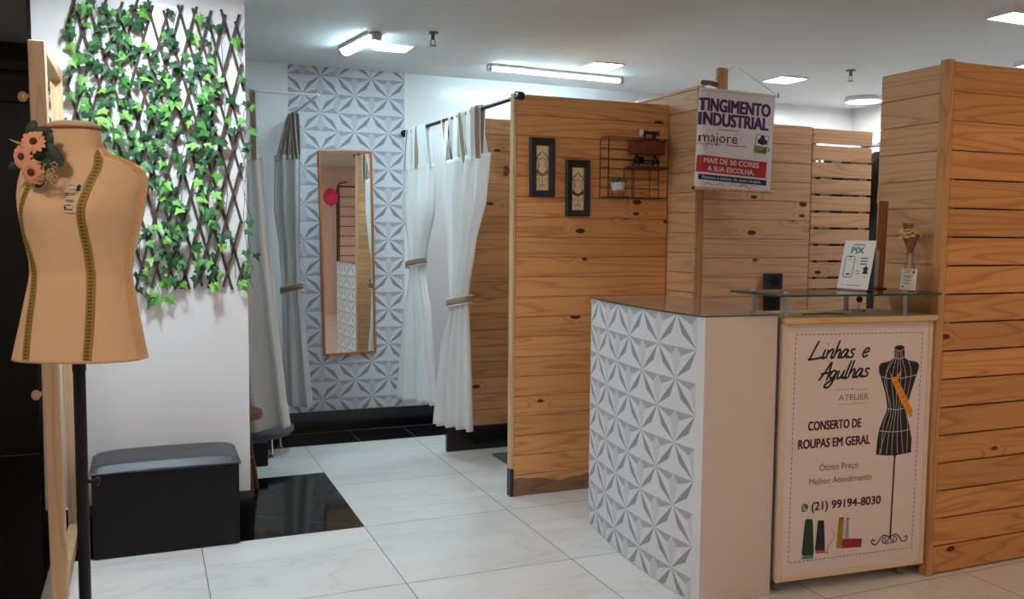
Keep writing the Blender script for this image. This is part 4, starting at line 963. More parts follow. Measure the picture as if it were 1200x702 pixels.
# ================================================================== CURTAINS AND RODS
def lerp_st(st, z):
    if z >= st[0][0]: return st[0][1], st[0][2]
    for (za,a0,b0),(zb,a1,b1) in zip(st, st[1:]):
        if zb <= z <= za:
            k = (za-z)/(za-zb); k = k*k*(3-2*k)*.5+k*.5
            return tuple(a0[i]+(a1[i]-a0[i])*k for i in (0,1)), tuple(b0[i]+(b1[i]-b0[i])*k for i in (0,1))
    return st[-1][1], st[-1][2]
def curtain(name, st, folds, amp, label, rod, rod_z, rod_axis, ntabs, tie=None, seed=1, hemwave=0.0, slant=0.0, grp='white fitting room curtains'):
    rnd = random.Random(seed)
    cx = sum(q[1][0]+q[2][0] for q in st)/len(st)/2; cy = sum(q[1][1]+q[2][1] for q in st)/len(st)/2
    t = thing(name, (cx,cy,st[-1][0]), label, 'curtain', grp)
    zt_, zb_ = st[0][0], st[-1][0]; NZ, NU = 56, folds*10
    ph = [rnd.uniform(-.5,.5) for _ in range(folds+1)]; vs = []
    for j in range(NZ+1):
        z = zt_+(zb_-zt_)*j/NZ; A_, B_ = lerp_st(st, z)
        d = Vector((B_[0]-A_[0],B_[1]-A_[1])); L = d.length; n = Vector((-d.y,d.x)).normalized()
        full = min(1.25, L/ (math.hypot(st[0][2][0]-st[0][1][0], st[0][2][1]-st[0][1][1])))
        for i in range(NU+1):
            u = i/NU; s_ = u*folds; k = ph[min(int(s_),folds)]
            am = amp*(.55+.45*full)*(.75+.5*abs(math.sin(3.1*u+seed)))
            w_ = math.sin(2*PI*s_+k*.8+.35*math.sin(z*2.3+seed)) + .28*math.sin(4*PI*s_+1.3+z*1.1)
            q = Vector(A_)+d*(u+.010*math.sin(s_*5+z*3)) + n*am*w_
            vs.append((q.x,q.y,z+slant*u*(j/NZ)+(hemwave*math.sin(s_*2.2+seed) if j == NZ else 0)-.006*(1-abs(2*((u*ntabs)%1)-1))*(1 if j == 0 else 0)))
    fs = [(j*(NU+1)+i,j*(NU+1)+i+1,(j+1)*(NU+1)+i+1,(j+1)*(NU+1)+i) for j in range(NZ) for i in range(NU)]
    m = MB(); m.add(vs, fs); cl = m.build('cloth', M['curtain'], t, smooth=True, autos='keep')
    so = cl.modifiers.new('thick','SOLIDIFY'); so.thickness = .001; so.offset = 0
    # tabs: narrow loops over the rod, white edged taupe
    for k in range(ntabs):
        u = (k+.5)/ntabs; i = int(u*NU); base = Vector(vs[i]); 
        rx = base.x if rod_axis == 'x' else rod[0]; ry = base.y if rod_axis == 'y' else rod[1]
        w_ = .046
        for side in (-1,1):
            off = Vector((0,.016*side,0)) if rod_axis == 'x' else Vector((.016*side,0,0))
            top = Vector((rx,ry,rod_z)); p0 = base+off*.5+Vector((0,0,-.03)); 
            pts = [p0, p0.lerp(top+off,.5)+off*.2, top+off, top+off*.6+Vector((0,0,.012)), top+Vector((0,0,.0165))]
            nn = off.normalized(); nn = Matrix.Rotation(math.radians((38 if k == 0 else rnd.uniform(5,65))*(1 if rod_axis == 'y' else .3)*(1 if side > 0 else 1)),3,'Z') @ nn
            m = MB(); m.ribbon(pts, [nn,nn,nn,(nn+Vector((0,0,1))),Vector((0,0,1))], w_*(1 if k % 2 == 0 or side < 0 else .8), .0012)
            if k % 4 == 0 or ntabs < 6:
                m.ribbon([q+nn*.0014 for q in pts[:4]], [nn]*4, w_*.66, .0008, 1); m.ribbon([q-nn*.0012 for q in pts[:4]], [nn]*4, w_*.66, .0008, 1)
            m.build('tab', [M['curtain'],M['taupe']], t)
    if tie:
        z, h = tie; A_, B_ = lerp_st(st, z); c_ = (Vector(A_)+Vector(B_))/2; d = Vector((B_[0]-A_[0],B_[1]-A_[1])); L = d.length/2+.012; ang = math.atan2(d.y,d.x)
        m = MB(); N_ = 32; am = amp*1.25+.012
        for zz0, zz1, mi, r in ((-.5,.5,0,1.0),(.38,.52,1,1.02),(-.52,-.38,1,1.02)):
            vs2 = []
            for k in range(N_):
                a_ = 2*PI*k/N_; ca_, sa_ = math.cos(a_), math.sin(a_)
                x = L*r*(abs(ca_)**.7)*(1 if ca_ > 0 else -1); y = am*r*(abs(sa_)**.8)*(1 if sa_ > 0 else -1)
                qx, qy = c_.x+x*math.cos(ang)-y*math.sin(ang), c_.y+x*math.sin(ang)+y*math.cos(ang)
                tilt = .02*(x/L)
                vs2 += [(qx,qy,z+h*zz0+tilt),(qx,qy,z+h*zz1+tilt)]
            m.add(vs2, [(2*k,2*((k+1)%N_),2*((k+1)%N_)+1,2*k+1) for k in range(N_)], mi)
        tb = m.build('tieback', [M['taupe'],M['curtain']], t, smooth=True, autos='keep'); so = tb.modifiers.new('thick','SOLIDIFY'); so.thickness = .003; so.offset = 1
    return t
C4 = [(2.02,(.888,1.42),(.93,.66)),(1.75,(.877,1.42),(.925,.70)),(1.45,(.888,1.32),(.914,.85)),(1.15,(.858,1.18),(.93,1.0)),(1.08,(.854,1.16),(.931,1.02)),(1.0,(.855,1.18),(.93,1.0)),(.75,(.828,1.28),(.933,.97)),(.45,(.796,1.29),(.937,.96)),(.22,(.776,1.30),(.949,.98))]
C3 = [(2.03,(.813,2.15),(.909,1.70)),(1.7,(.793,2.16),(.909,1.72)),(1.4,(.833,2.13),(.885,1.85)),(1.27,(.833,2.1),(.887,1.9)),(1.2,(.826,2.1),(.894,1.9)),(.9,(.784,2.12),(.926,1.85)),(.5,(.756,2.14),(.947,1.83)),(.24,(.738,2.15),(.965,1.82))]
C2 = [(2.07,(-.153,2.12),(-.002,1.9)),(1.7,(-.157,2.12),(-.005,1.9)),(1.4,(-.127,2.1),(-.005,1.95)),(1.16,(-.114,2.08),(0,1.96)),(1.08,(-.115,2.08),(.006,1.96)),(.8,(-.115,2.1),(.032,1.95)),(.45,(-.118,2.1),(.056,1.93)),(.26,(-.114,2.1),(.073,1.93))]
C1 = [(1.98,(-.70,1.10),(-.373,1.02)),(1.5,(-.70,1.12),(-.339,1.02)),(1.0,(-.70,1.12),(-.294,1.02)),(.5,(-.70,1.12),(-.248,1.02)),(.26,(-.70,1.12),(-.223,1.0))]
def rodpt(y): return .84+(.92-.84)*(YB-y)/(YB-.2)
curtain('tab_curtain', C4, 4, .038, 'white tab top curtain tied at the waist, nearest the pine centre partition', (rodpt(1.0),0), 2.29, 'y', 9, (1.075,.055), 3, .002)
curtain('tab_curtain', C3, 3, .026, 'white tab top curtain tied back beside the right edge of the star wallpaper', (rodpt(1.9),0), 2.29, 'y', 8, (1.30,.05), 5, .002)
curtain('tab_curtain', C2, 2, .014, 'white tab top curtain tied back at the left edge of the star wallpaper', (-.04,0), 2.345, 'y', 5, (1.12,.055), 8, .002)
curtain('tab_curtain', C1, 3, .022, 'wide loose white curtain hanging just behind the ivy pillar', (0,1.04), 2.345, 'x', 4, None, 11, .003, .085)
t = thing('curtain_rod', (.92,.2,2.285), 'black curtain rod running back from the centre partition to the wall', 'curtain rod')
b = MB(); b.tube([(.922,.16,2.288),(.842,YB-.012,2.290)],.0125,14); b.build('rod', M['metal_blk'], t)
b = MB(); b.ball((.923,.150,2.288),.024,14); b.build('finial', M['metal_blk'], t, smooth=True)
b = MB(); b.lathe([(.028,-.011),(.028,-.003),(.015,-.001)],(.842,YB,2.290),16,axis='y'); b.build('wall_flange', M['metal_blk'], t)
b = MB(); b.bbox((.906,.185,2.3125),(.94,.2085,2.318),.001); b.build('bracket', M['metal_blk'], t)
t = thing('curtain_rail', (-.04,1.04,2.345), 'thin white L shaped curtain rail at the left of the wallpapered wall', 'curtain rod')
b = MB(); b.tube([(-1.495,1.04,2.345),(-.046,1.04,2.352)],.008,10); b.build('front_rail', M['white_pl'], t)
b = MB(); b.tube([(-.04,1.046,2.352),(-.036,YB-.003,2.352)],.008,10); b.build('side_rail', M['white_pl'], t)
b = MB(); b.ball((-.04,1.04,2.352),.013,12); b.build('corner_joint', M['white_pl'], t, smooth=True)

# ================================================================== LEFT FITTING ROOM FURNITURE
t = thing('wooden_stool', (-.55,.83,0), 'brown wooden stool half hidden behind the ivy pillar', 'stool')
b = MB(); b.lathe([(.13,.44),(.15,.445),(.155,.465),(.15,.485),(.0001,.487)],(-.56,.85,0),28); b.build('seat', M['stool_wood'], t, smooth=False)
for a_ in (.5,2.2,3.8,5.3):
    b = MB(); b.tube([(-.56+.07*math.cos(a_),.85+.07*math.sin(a_),.44),(-.56+.14*math.cos(a_),.85+.14*math.sin(a_),.004)],[.017,.014],10); b.build('leg', M['stool_wood'], t)
b = MB(); P2 = [(-.56+.11*math.cos(a_),.85+.11*math.sin(a_),.2) for a_ in (.5,2.2,3.8,5.3,.5)]; b.tube(P2,.008,8); b.build('stretcher', M['stool_wood'], t)
t = thing('upholstered_stool', (-.37,1.80,0), 'grey padded seat on chrome legs under the loose white curtain', 'stool')
b = MB(); b.lathe([(.0001,.185),(.17,.185),(.215,.20),(.235,.225),(.232,.25),(.20,.268),(.0001,.272)],(-.32,1.80,-.07),36); b.build('seat', M['grey_pad'], t, smooth=True)
for a_ in (.46,2.0,3.6,5.1):
    x, y = -.32+.165*math.cos(a_), 1.80+.165*math.sin(a_)
    b = MB(); b.tube([(x,y,.125),(x+.006*math.cos(a_),y+.006*math.sin(a_),.012)],.009,10); b.lathe([(.016,.0035),(.02,.005),(.012,.012),(.0001,.013)],(x+.006*math.cos(a_),y+.006*math.sin(a_),.0),14); b.build('leg', M['chrome'], t)
b = MB(); b.bbox((-.62,1.40,.001),(-.31,1.50,.16),.006)
tag(b.build('storage_box', M['black'], None, origin=(-.45,1.45,0)), 'small black box on the floor behind the wooden stool', 'box')

# floor mat
b = MB(); b.bbox((1.16,.80,.001),(1.62,1.16,.012),.003)
tag(b.build('floor_mat', M['mat_grey'], None, origin=(1.4,.98,0)), 'small grey floor mat inside the right fitting room', 'mat')

# ================================================================== BENCH
t = thing('storage_bench', (-.95,.15,0), 'black box bench with padded top in front of the ivy pillar', 'bench')
b = MB(); b.bbox((-1.272,-.028,.0035),(-.622,.33,.398),.004); b.build('body', M['black'], t)
b = MB(); nx_, ny_ = 30, 12; vs = []
for j in range(ny_+1):
    for i in range(nx_+1):
        u, v = i/nx_*2-1, j/ny_*2-1
        x = -.947+u*.335; y = .15+v*.187; e = (1-abs(u)**8)*(1-abs(v)**6)
        vs.append((x,y,.405+.036*e**.5+.006*(1-u*u)))
n0 = len(vs); fs = [(j*(nx_+1)+i,j*(nx_+1)+i+1,(j+1)*(nx_+1)+i+1,(j+1)*(nx_+1)+i) for j in range(ny_) for i in range(nx_)]
b.add(vs, fs); b.bbox((-1.282,-.037,.3985),(-.612,.337,.4085),.003); b.build('padded_lid', M['pad'], t, smooth=False, bevel=0)

# ================================================================== LEANING MIRROR FRAME
t = thing('standing_mirror_frame', (-1.39,-.05,0), 'tall pale wooden frame mirror seen edge on beside the black bench', 'mirror', None, (0,math.radians(-.7),0))
D0, D1, TH, HH = -.40, .385, .062, 2.265
b = MB(); b.bbox((-TH/2,D0,.001),(TH/2,D0+.045,HH),.004); b.bbox((-TH/2,D1-.045,.001),(TH/2,D1,HH),.004)
b.bbox((-TH/2,D0+.0452,HH-.045),(TH/2,D1-.0452,HH),.003); b.bbox((-TH/2,D0+.0452,.03),(TH/2,D1-.0452,.09),.003)
for v_ in range(len(b.v)): pass
b.build('frame', M['frame_light'], t, world=False)
b = MB(); b.box((.0,D0+.040,.085),(.006,D1-.040,HH-.04)); b.build('glass', M['mirror'], t, world=False)
for y, z in ((D0+.02,2.05),(D0+.02,.86)):
    b = MB(); b.tube([(-TH/2-.001,y,z),(-TH/2-.02,y,z-.004)],.009,10); b.ball((-TH/2-.026,y,z-.006),(.018,.018,.022),12); b.build('peg', M['frame_light'], t, world=False)
t.location.x = -1.375

# ================================================================== TRELLIS AND IVY
LY = PF-.002
X0, X1, Z0, Z1 = -1.345, -.548, 1.26, 2.60
t = thing('wooden_trellis', (-.95,LY,1.25), 'dark brown expanding wooden trellis fixed on the white pillar', 'trellis')
b = MB(); k_ = .27; rnd = random.Random(4)
pit = .068
def slat(xa, za, xb, zb, y0):
    d = Vector((xb-xa,zb-za)).normalized(); n = Vector((-d.y,d.x))*.0065
    b.plate([(xa-n.x,za-n.y),(xb-n.x,zb-n.y),(xb+n.x,zb+n.y),(xa+n.x,za+n.y)], y0-.006, y0)
for dirn, y0 in ((1,LY-.003),(-1,LY-.0105)):
    n0 = -8
    for i in range(-9,24):
        # x at top
        xt = X0+i*pit+(.02 if dirn > 0 else .012); z1_, z0_ = Z1+.02+rnd.uniform(-.03,.03), Z0+rnd.uniform(-.05,.0)
        xa, xb = xt, xt+dirn*k_*(z1_-z0_)
        if dirn < 0: xa, xb = xt+.3, xt+.3-k_*(z1_-z0_)
        # clip to the sides with a ragged margin
        def clip(xa, za, xb, zb):
            lo, hi = X0-.01+rnd.uniform(-.01,.015), X1+rnd.uniform(-.015,.012)
            pts = [(xa,za),(xb,zb)]
            if max(xa,xb) < lo or min(xa,xb) > hi: return None
            out = []
            for (x,z),(xo,zo) in ((pts[0],pts[1]),(pts[1],pts[0])):
                if x < lo: k = (lo-x)/(xo-x); x, z = lo, z+(zo-z)*k
                if x > hi: k = (hi-x)/(xo-x); x, z = hi, z+(zo-z)*k
                out.append((x,z))
            return out
        r_ = clip(xa,z1_,xb,z0_)
        if r_ and abs(r_[0][1]-r_[1][1]) > .12: slat(*r_[0],*r_[1],y0)
b.build('slats', M['lattice'], t)
b = MB()
for i in range(8):
    for j in range(9):
        x, z = X0+.05+i*.1, Z0+.06+j*.155
        b.ball((x,LY-.0175,z),(.004,.002,.004),6)
b.build('rivets', M['alu'], t)
# ivy
it = thing('artificial_ivy', (-.95,LY-.03,1.2), 'trailing green artificial ivy woven through the trellis on the pillar', 'ivy')
LEAF = [(0,0),(.13,-.16),(.34,-.20),(.36,.02),(.56,.16),(.36,.30),(.20,.44),(.12,.72),(0,1.0),(-.12,.72),(-.20,.44),(-.36,.30),(-.56,.16),(-.36,.02),(-.34,-.20),(-.13,-.16)]
lf = MB(); rnd = random.Random(12)
def ivy_leaf(x, y, z, s, rot, tilt, yaw):
    m_ = Matrix.Rotation(yaw,3,'Z') @ Matrix.Rotation(tilt,3,'X') @ Matrix.Rotation(rot,3,'Y')
    vs = [m_ @ Vector((0,-.02*s*2,.30*s))]+[m_ @ Vector((u*s, (abs(u)*.35-.03*v)*s*.6, v*s)) for u,v in LEAF]
    n = len(LEAF); c = Vector((x,y,z))
    lf.add([c+v for v in vs], [(0,1+i,1+(i+1)%n) for i in range(n)])
stem = MB(); cnt = 0
# vines: (x at top, x at bottom, z top, z bottom, leaves)
def density(x, z):
    # fuller in the upper half and in the middle right column
    u = (x-X0)/(X1-X0); v = (z-Z0)/(Z1-Z0)
    d = .55
    if v > .45: d += .35*(1-abs(u-.42)*1.1)
    if .45 < u < .82 and v < .72: d += .35
    if u > .86: d -= .42
    if u > .5 and v > .8: d -= .25
    if u < .5 and v > .8: d += .2
    if v > .85 and .42 < u < .62: d -= .30
    if v < .25 and u < .5: d -= .05
    return max(.08,min(1,d))
vines = [(-1.30+.077*i) for i in range(11)]
for xi, x in enumerate(vines):
    z = Z1+rnd.uniform(-.04,.03); px_ = x; pts = []
    zend = Z0-rnd.uniform(.0,.05) if xi not in (4,) else Z0-.09
    while z > zend:
        px_ += rnd.uniform(-.022,.022)+(x-px_)*.2
        pts.append((px_, LY-.022-rnd.uniform(0,.012), z))
        nl = 0
        for q in range(3):
            if rnd.random() < density(px_,z)*.78:
                s = rnd.uniform(.038,.062); a_ = rnd.choice((-1,1))*rnd.uniform(.4,2.2)
                ivy_leaf(px_+rnd.uniform(-.045,.045), LY-.026-rnd.uniform(.004,.035), z+rnd.uniform(-.025,.025), s, PI+rnd.uniform(-.9,.9), rnd.uniform(-.7,.35), rnd.uniform(-.6,.6)); cnt += 1
        z -= rnd.uniform(.045,.062)
    stem.tube(pts, .0016, 5)
for x, z in ((-1.01,1.20),(-1.0,1.17),(-.96,1.19),(-.54,1.42),(-.53,1.36),(-.535,1.30),(-.55,1.24),(-.52,1.58),(-.535,1.95)):
    ivy_leaf(x, LY-.03, z, .05, PI+rnd.uniform(-.6,.6), -.2, rnd.uniform(-.4,.4))
stem.tube([(-.58,LY-.03,2.0),(-.535,LY-.03,1.85),(-.55,LY-.03,1.6),(-.53,LY-.03,1.35),(-.55,LY-.03,1.25)],.0016,5)
stem.build('stems', M['stem'], it)
lo = lf.build('leaves', M['leaf'], it, autos='keep')

# ================================================================== MANNEQUIN
yaw = .393382
mn = thing('dress_form', (-1.197,-1.648,0), 'canvas dress form torso on a black pole, wearing a tape measure', 'mannequin', None, (0,0,-yaw))
TOR = [(1.803,-.003,.070),(1.784,-.002,.069),(1.748,.001,.074),(1.733,.007,.092),(1.719,.016,.122),(1.707,.019,.148),(1.688,.021,.168),(1.652,.020,.176),(1.615,.015,.174),(1.567,.013,.167),(1.519,.010,.156),(1.471,.009,.145),(1.435,.009,.139),(1.403,.008,.137),(1.374,.007,.140),(1.326,.005,.149),(1.254,.003,.163),(1.206,.001,.173),(1.155,0,.184)]
DEP = [(1.803,.058),(1.748,.062),(1.72,.066),(1.69,.078),(1.65,.092),(1.58,.108),(1.5,.102),(1.4,.088),(1.3,.102),(1.155,.118)]
def interp(T, z, i=1):
    if z >= T[0][0]: return T[0][i]
    for a_, b_ in zip(T,T[1:]):
        if b_[0] <= z <= a_[0]: k = (a_[0]-z)/(a_[0]-b_[0]); return a_[i]+(b_[i]-a_[i])*k
    return T[-1][i]
def tor(z): return interp(TOR,z,1), interp(TOR,z,2), interp(DEP,z)
def front_y(x, z, off=0):
    c_, w_, d_ = tor(z); u = min(.999,abs((x-c_)/w_)); y = -d_*(1-u**2.3)**(1/2.3)
    for s_ in (-1,1): y -= .022*math.exp(-(((x-c_)-s_*.075)/.05)**2-((z-1.575)/.06)**2)*(1-u**4)
    return y-off
NT, NZ = 72, 84; vs = []
for j in range(NZ+1):
    z = 1.803-(1.803-1.155)*j/NZ; c_, w_, d_ = tor(z)
    for i in range(NT):
        a_ = 2*PI*i/NT; cc, ss = math.cos(a_), math.sin(a_)
        x = w_*(abs(cc)**(2/2.3))*(1 if cc >= 0 else -1); y = d_*(abs(ss)**(2/2.3))*(1 if ss >= 0 else -1)
        if y < 0: y = front_y(x+c_, z) if abs(x) < w_*.998 else y
        vs.append((x+c_, y, z))
b = MB(); b.add(vs, [(j*NT+i,j*NT+(i+1)%NT,(j+1)*NT+(i+1)%NT,(j+1)*NT+i) for j in range(NZ) for i in range(NT)]+[tuple(NZ*NT+i for i in range(NT))])
b.build('torso', M['canvas'], mn, smooth=True, world=False)
b = MB(); b.lathe([(.067,1.8035),(.070,1.8065),(.067,1.814),(.05,1.822),(.0001,1.826)],(-.003,0,0),40,sy=.86); b.build('neck_cap', M['canvas_top'], mn, world=False, smooth=True)
b = MB(); P2 = [(-.003+.0715*math.cos(2*PI*k/40),.060*math.sin(2*PI*k/40),1.801) for k in range(41)]; b.tube(P2,.0035,6); b.build('neck_rim', M['rim'], mn, world=False)
# side welt: from the neck over the shoulder and down the side
sm = [(.086,1.745),(.102,1.727),(.135,1.716),(.168,1.700),(.182,1.672),(.172,1.614),(.160,1.555),(.146,1.497),(.134,1.438),(.132,1.392),(.142,1.333),(.154,1.263),(.166,1.205),(.172,1.165)]
sm = [(q.x,q.y) for q in catmull(sm,5)]
pts = []; nn = []
for x, z in sm:
    c_, w_, d_ = tor(z); x = min(x, c_+w_*.985) if z > 1.69 else c_+w_*.982; pts.append((x, front_y(x,z,.001), z)); nn.append((.7 if z < 1.69 else .2,-.8,.1 if z < 1.69 else .7))
b = MB(); b.ribbon(pts, nn, .017, .003); b.build('side_seam', M['welt'], mn, world=False)
b = MB(); b.tube([(-.002,-.01,1.154),(-.002,-.01,1.12)],.0185,12); b.build('socket', M['metal_blk'], mn, world=False)
b = MB(); b.tube([(-.002,-.01,1.14),(-.002,-.01,.03)],.0165,16); b.build('pole', M['metal_blk'], mn, world=False)
b = MB(); b.tube([(.014,-.01,.80),(.036,-.01,.80)],.006,8); b.ball((.042,-.01,.80),(.008,.012,.014),10); b.build('height_knob', M['metal_blk'], mn, world=False)
b = MB(); b.lathe([(.19,.003),(.19,.010),(.05,.022),(.02,.035),(.0001,.036)],(-.002,-.01,0),40); b.build('base_plate', M['metal_blk'], mn, world=False)
# tape measure draped round the neck
tp = thing('tape_measure', (-1.197,-1.648,1.17), 'yellow tape measure hung round the neck of the dress form', 'tape measure', None, (0,0,-yaw))
def tape_path(P2): return [(q.x,q.y) for q in catmull(P2,7)]
RT = [(.086,1.734),(.094,1.694),(.082,1.648),(.071,1.589),(.066,1.538),(.071,1.449),(.074,1.356),(.074,1.262),(.070,1.165)]
LT = [(-.055,1.69),(-.080,1.65),(-.102,1.60),(-.117,1.55),(-.114,1.50),(-.098,1.45),(-.090,1.40),(-.090,1.34),(-.098,1.26),(-.102,1.165)]
for nm, P2 in (('right_end',RT),('left_end',LT)):
    pts = []; nn = []
    for x, z in tape_path(P2):
        y = front_y(x,z,.0022); e_ = .004; gx = (front_y(x+e_,z)-front_y(x-e_,z))/(2*e_); n_ = Vector((gx,-1,0)).normalized(); pts.append((x,y,z-1.17)); nn.append(n_)
    b = MB(); b.ribbon(pts, nn, .022, .0010); b.build('tape', M['tape'], tp, world=False)
    b = MB(); b.ribbon([Vector(q)+n_*.0011 for q,n_ in zip(pts,nn)], nn, .011, .0004); b.build('tape_markings', M['tape_mid'], tp, world=False)
pts = []; nn = []
for k in range(25):
    a_ = -.12+k*(PI+.24)/24; z = 1.742+.018*math.sin(max(0,min(PI,a_))); c_, w_, d_ = tor(z)
    pts.append((c_+(w_+.004)*math.cos(a_), (d_+.004)*math.sin(a_), z-1.17)); nn.append((math.cos(a_),math.sin(a_),.4))
b = MB(); b.ribbon(pts, nn, .022, .001); b.build('tape', M['tape'], tp, world=False)
# contact label pinned on the chest
tg = thing('paper_label', (-1.197,-1.648,1.5655), 'small printed paper label on the chest of the dress form', 'label', None, (0,0,-yaw))
b = MB(); vs = []; 
for j in range(5):
    for i in range(5):
        x = .016+.048*i/4+.003*j/4; z = 1.5655+.086*j/4; vs.append((x, min(front_y(x,z,.003), 0), z-1.5655))
b.add(vs, [(j*5+i,j*5+i+1,(j+1)*5+i+1,(j+1)*5+i) for j in range(4) for i in range(4)]); b.build('card', mat('label_card',(226,196,160),.5,var=.02), tg, world=False, autos='keep')
a = Art()
for z, xa, xb in ((.074,.026,.044),(.062,.030,.048),(.052,.020,.050),(.047,.020,.048),(.034,.022,.044),(.030,.026,.05),(.02,.020,.042),(.008,.022,.046)): a.rect(xa,z,xb,z+.0018,M['ink'],0)
mini_form(.056,.056,.022); a.disc(.024,.014,.0032,M['ink'],0)
for i in range(len(a.mb.v)):
    x, y, z = a.mb.v[i]; a.mb.v[i] = (x, front_y(x,z+1.5655,.0032)+y, z)
a.build('label_print', tg)
# corsage
cg = thing('flower_corsage', (-1.197,-1.648,1.70), 'peach artificial daisies with dark leaves pinned on the dress form shoulder', 'flowers', None, (0,0,-yaw))
def F(x, z, out=0): return Vector((x+.027, -.125-out, z))
rnd = random.Random(3)
def gerbera(x, z, r, tx, tz, out):
    c_ = F(x,z-1.70,out); ax = Vector((tx,-1,tz)).normalized(); u = ax.orthogonal().normalized(); v = ax.cross(u)
    m = MB()
    for k in range(13):
        a_ = 2*PI*k/13; d = u*math.cos(a_)+v*math.sin(a_); s_ = ax.cross(d); L = r*rnd.uniform(.9,1.08); wv = r*.25
        p_ = [c_+d*r*.15, c_+d*L*.5+s_*wv+ax*.003, c_+d*L*.88+s_*wv*.6+ax*.0, c_+d*L-ax*.003, c_+d*L*.88-s_*wv*.6, c_+d*L*.5-s_*wv+ax*.003]
        q_ = [w_-ax*.001 for w_ in p_]
        m.add(p_+q_, [(0,1,2,3,4,5),(11,10,9,8,7,6)]+[(i,(i+1)%6,6+(i+1)%6,6+i) for i in range(6)])
    fo = m.build('daisy', M['flower'], cg, world=False)
    m = MB(); m.ball(tuple(c_+ax*.002),(r*.3,r*.22,r*.3),12); m.build('daisy_centre', M['flower_c'], fo, world=False, smooth=True)
gerbera(-.068,1.752,.034,.1,.35,.018); gerbera(-.100,1.712,.033,-.3,0,.018); gerbera(-.075,1.672,.034,-.1,-.2,.02)
m = MB()
def big_leaf(x, z, s, rot, out, tl=0):
    P2 = []
    for k in range(17):
        a_ = 2*PI*k/16; r = 1-.18*math.cos(a_*1)+.08*math.sin(3*a_)
        P2.append((math.sin(a_)*.62*r, math.cos(a_)*r))
    P2 = P2[:-1]
    mm = Matrix.Rotation(tl,3,'Z') @ Matrix.Rotation(rot,3,'Y'); c_ = F(x,z-1.70,out)
    vs = [c_+mm@Vector((0,-.006,0))]+[c_+mm@Vector((u*s,.15*abs(u)*s,v*s)) for u,v in P2]; n = len(P2)
    vs += [v_+Vector((0,.0012,0)) for v_ in vs]
    m.add(vs, [(0,1+i,1+(i+1)%n) for i in range(n)]+[(n+1,n+2+(i+1)%n,n+2+i) for i in range(n)])
for x, z, s, r, o_ in ((-.082,1.787,.030,.3,.0),(-.054,1.778,.028,1.1,-.004),(-.040,1.757,.027,.2,.0),(-.026,1.722,.034,-.5,.004),(-.048,1.722,.030,1.4,.002),(-.125,1.690,.018,1.3,.006),(-.045,1.690,.026,.6,.004),(-.060,1.650,.02,.9,.002)):
    big_leaf(x,z,s,r,o_,rnd.uniform(-.4,.4))
m.build('leaves', M['leaf_dk'], cg, world=False)
m = MB()
TM = mat('tendril',(196,160,116),.7)
for k in range(12):
    m = MB(); x, z = -.062+rnd.uniform(0,.05), 1.70-rnd.uniform(0,.055); c_ = F(x,z-1.70,.022)
    m.tube([c_+Vector((.010*math.cos(q*1.3+k),-.004*q*.3,.010*math.sin(q*1.3+k)-.002*q)) for q in range(5)],.0016,5); m.build('tendril', TM, cg, world=False)
m = MB(); m.tube([F(-.095,.045,.0),F(-.125,.052,.0),F(-.142,.060,.0)],[.004,.003,.0008],6)
m.build('twig', TM, cg, world=False)
m = MB(); m.tube([F(-.068,-.03,-.005),F(-.075,-.055,-.012)],.012,10); m.build('ribbon_stem', M['tape'], cg, world=False)

# ================================================================== CLOTHES BEHIND THE SLATTED PARTITION
t = thing('clothes_rail', (3.68,.3,0), 'metal clothes rail behind the slatted partition', 'clothes rack')
b = MB(); b.tube([(3.68,.0,2.16),(3.68,.9,2.16)],.012,10); b.build('rail', M['alu'], t)
for y in (.02,.88):
    b = MB(); b.tube([(3.68,y,2.15),(3.68,y,.02)],.012,10); b.tube([(3.48,y,.015),(3.88,y,.015)],.012,8); b.build('upright', M['alu'], t)
gar = [((222,176,40),'yellow'),((44,40,44),'black'),((92,88,92),'grey'),((150,96,60),'rust brown'),((34,36,48),'navy'),((176,170,166),'pale grey'),((60,40,36),'dark brown')]
for i, (c_, nm) in enumerate(gar):
    y = .08+.11*i; tt = thing('hanging_garment', (3.68,y,1.0), nm+' garment hanging on the rail behind the slatted partition', 'clothing', 'clothes hanging behind the slatted partition')
    L = (.35,1.2,.95,.8,1.3,1.0,1.1)[i]; m = MB(); NZ_, NU_ = 16, 28; vs = []
    for j in range(NZ_+1):
        v_ = j/NZ_; z = 2.10-L*v_; hw = .20*min(1,.25+v_*L*7)*(1+.12*v_) if v_ < .3 else .20*(1+.1*v_)
        for k in range(NU_):
            a_ = 2*PI*k/NU_; vs.append((3.68+hw*math.cos(a_), y+(.026+.006*math.sin(5*a_+j*.2+i))*math.sin(a_), z+.02*(1-abs(math.cos(a_)))*(1-v_)))
    m.add(vs, [(j*NU_+k,j*NU_+(k+1)%NU_,(j+1)*NU_+(k+1)%NU_,(j+1)*NU_+k) for j in range(NZ_) for k in range(NU_)]+[tuple(range(NU_)),tuple(NZ_*NU_+k for k in range(NU_))])
    m.build('cloth', mat('garment_cloth_'+nm.replace(' ','_'), c_, .85, bump=.2), tt, smooth=True)
    m = MB(); m.tube([(3.68,y,2.12),(3.68,y,2.145),(3.692,y,2.165),(3.68,y,2.177),(3.668,y,2.17)],.0025,6); m.build('hanger_hook', M['chrome'], tt)

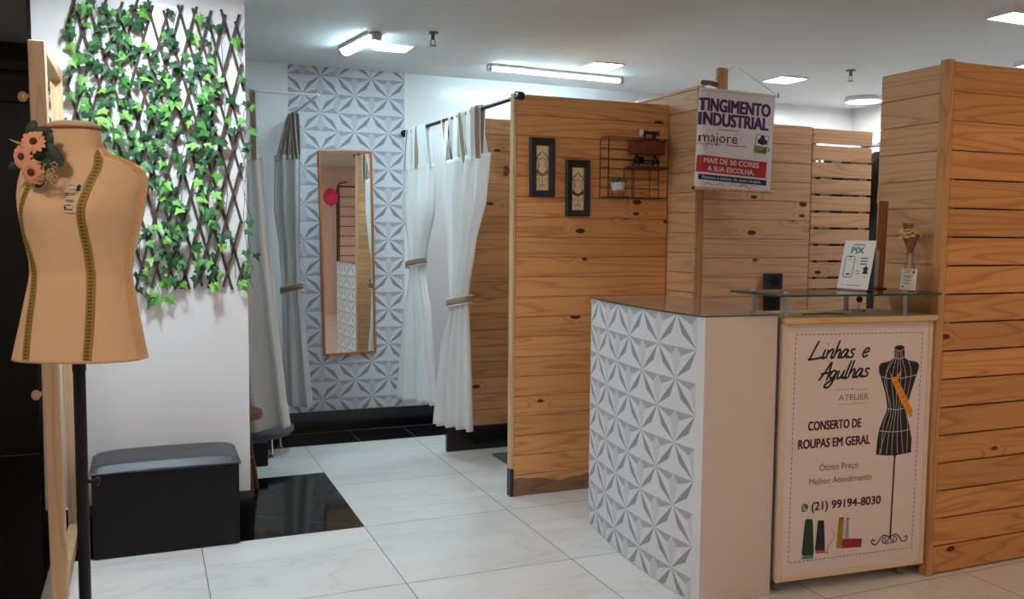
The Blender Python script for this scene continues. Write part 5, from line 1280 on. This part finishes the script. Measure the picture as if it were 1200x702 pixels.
# ================================================================== SEEN ONLY IN THE MIRROR: corridor
t = thing('corridor_slat_panel', (2.8,-7.5,0), 'pink slatted display panel across the corridor, seen in the mirror', 'panel')
b = MB()
for k in range(12): b.bbox((2.33,-7.56,.2+k*.182),(3.4,-7.54,.2+k*.182+.168),.004)
b.build('slats', M['pink_wall'], t)
b = MB(); b.bbox((2.31,-7.595,.001),(3.42,-7.565,2.40),.004); b.build('backing', M['dark_wood'], t)
b = MB(); b.tube([(2.27,-7.50,.005),(2.27,-7.50,2.34),(2.31,-7.50,2.44),(2.45,-7.50,2.47)],.014,8); b.build('pipe', M['metal_blk'], t)
b = MB(); b.ball((1.98,-6.6,2.15),(.13,.13,.155),20); b.lathe([(.001,.0),(.018,-.02)],(1.98,-6.6,1.995),8)
tb = thing('pink_balloon', (1.98,-6.6,1.97), 'pink balloon in the corridor, seen in the mirror', 'balloon'); b.build('balloon', M['balloon'], tb, smooth=True)
b = MB(); b.tube([(1.98,-6.6,1.98),(2.0,-6.6,1.4),(1.98,-6.6,.9),(1.99,-6.6,.004)],.0012,5); b.build('string', M['white_pl'], tb)

# ================================================================== WORLD, CAMERA, VIEW
wd = bpy.data.worlds.new('world'); SC.world = wd; wd.use_nodes = True
wd.node_tree.nodes['Background'].inputs[0].default_value = (.75,.68,.62,1); wd.node_tree.nodes['Background'].inputs[1].default_value = .12
cam = bpy.data.cameras.new('camera'); co = bpy.data.objects.new('camera', cam); COL.objects.link(co)
cam.sensor_width = 36; cam.lens = 1034.5/1200*36; cam.clip_start = .05; cam.clip_end = 60
Yw, Pt, Rl = .393382, .0729768, -.00896036
fwd = Vector((math.sin(Yw)*math.cos(Pt), math.cos(Yw)*math.cos(Pt), -math.sin(Pt))); rt = Vector((math.cos(Yw),-math.sin(Yw),0)); dn = fwd.cross(rt)
r2 = rt*math.cos(Rl)+dn*math.sin(Rl); d2 = -rt*math.sin(Rl)+dn*math.cos(Rl)
mm = Matrix((( r2.x,-d2.x,-fwd.x),(r2.y,-d2.y,-fwd.y),(r2.z,-d2.z,-fwd.z))).to_4x4(); mm.translation = Vector((-1.0211264,-4.429552,1.5168872))
co.matrix_world = mm
SC.camera = co
SC.view_settings.view_transform = 'Standard'; SC.view_settings.look = 'None'; SC.view_settings.gamma = 1; SC.view_settings.use_curve_mapping = False
SC.view_settings.exposure = 1.9
SC.cycles.use_denoising = True
SC.cycles.max_bounces = 8
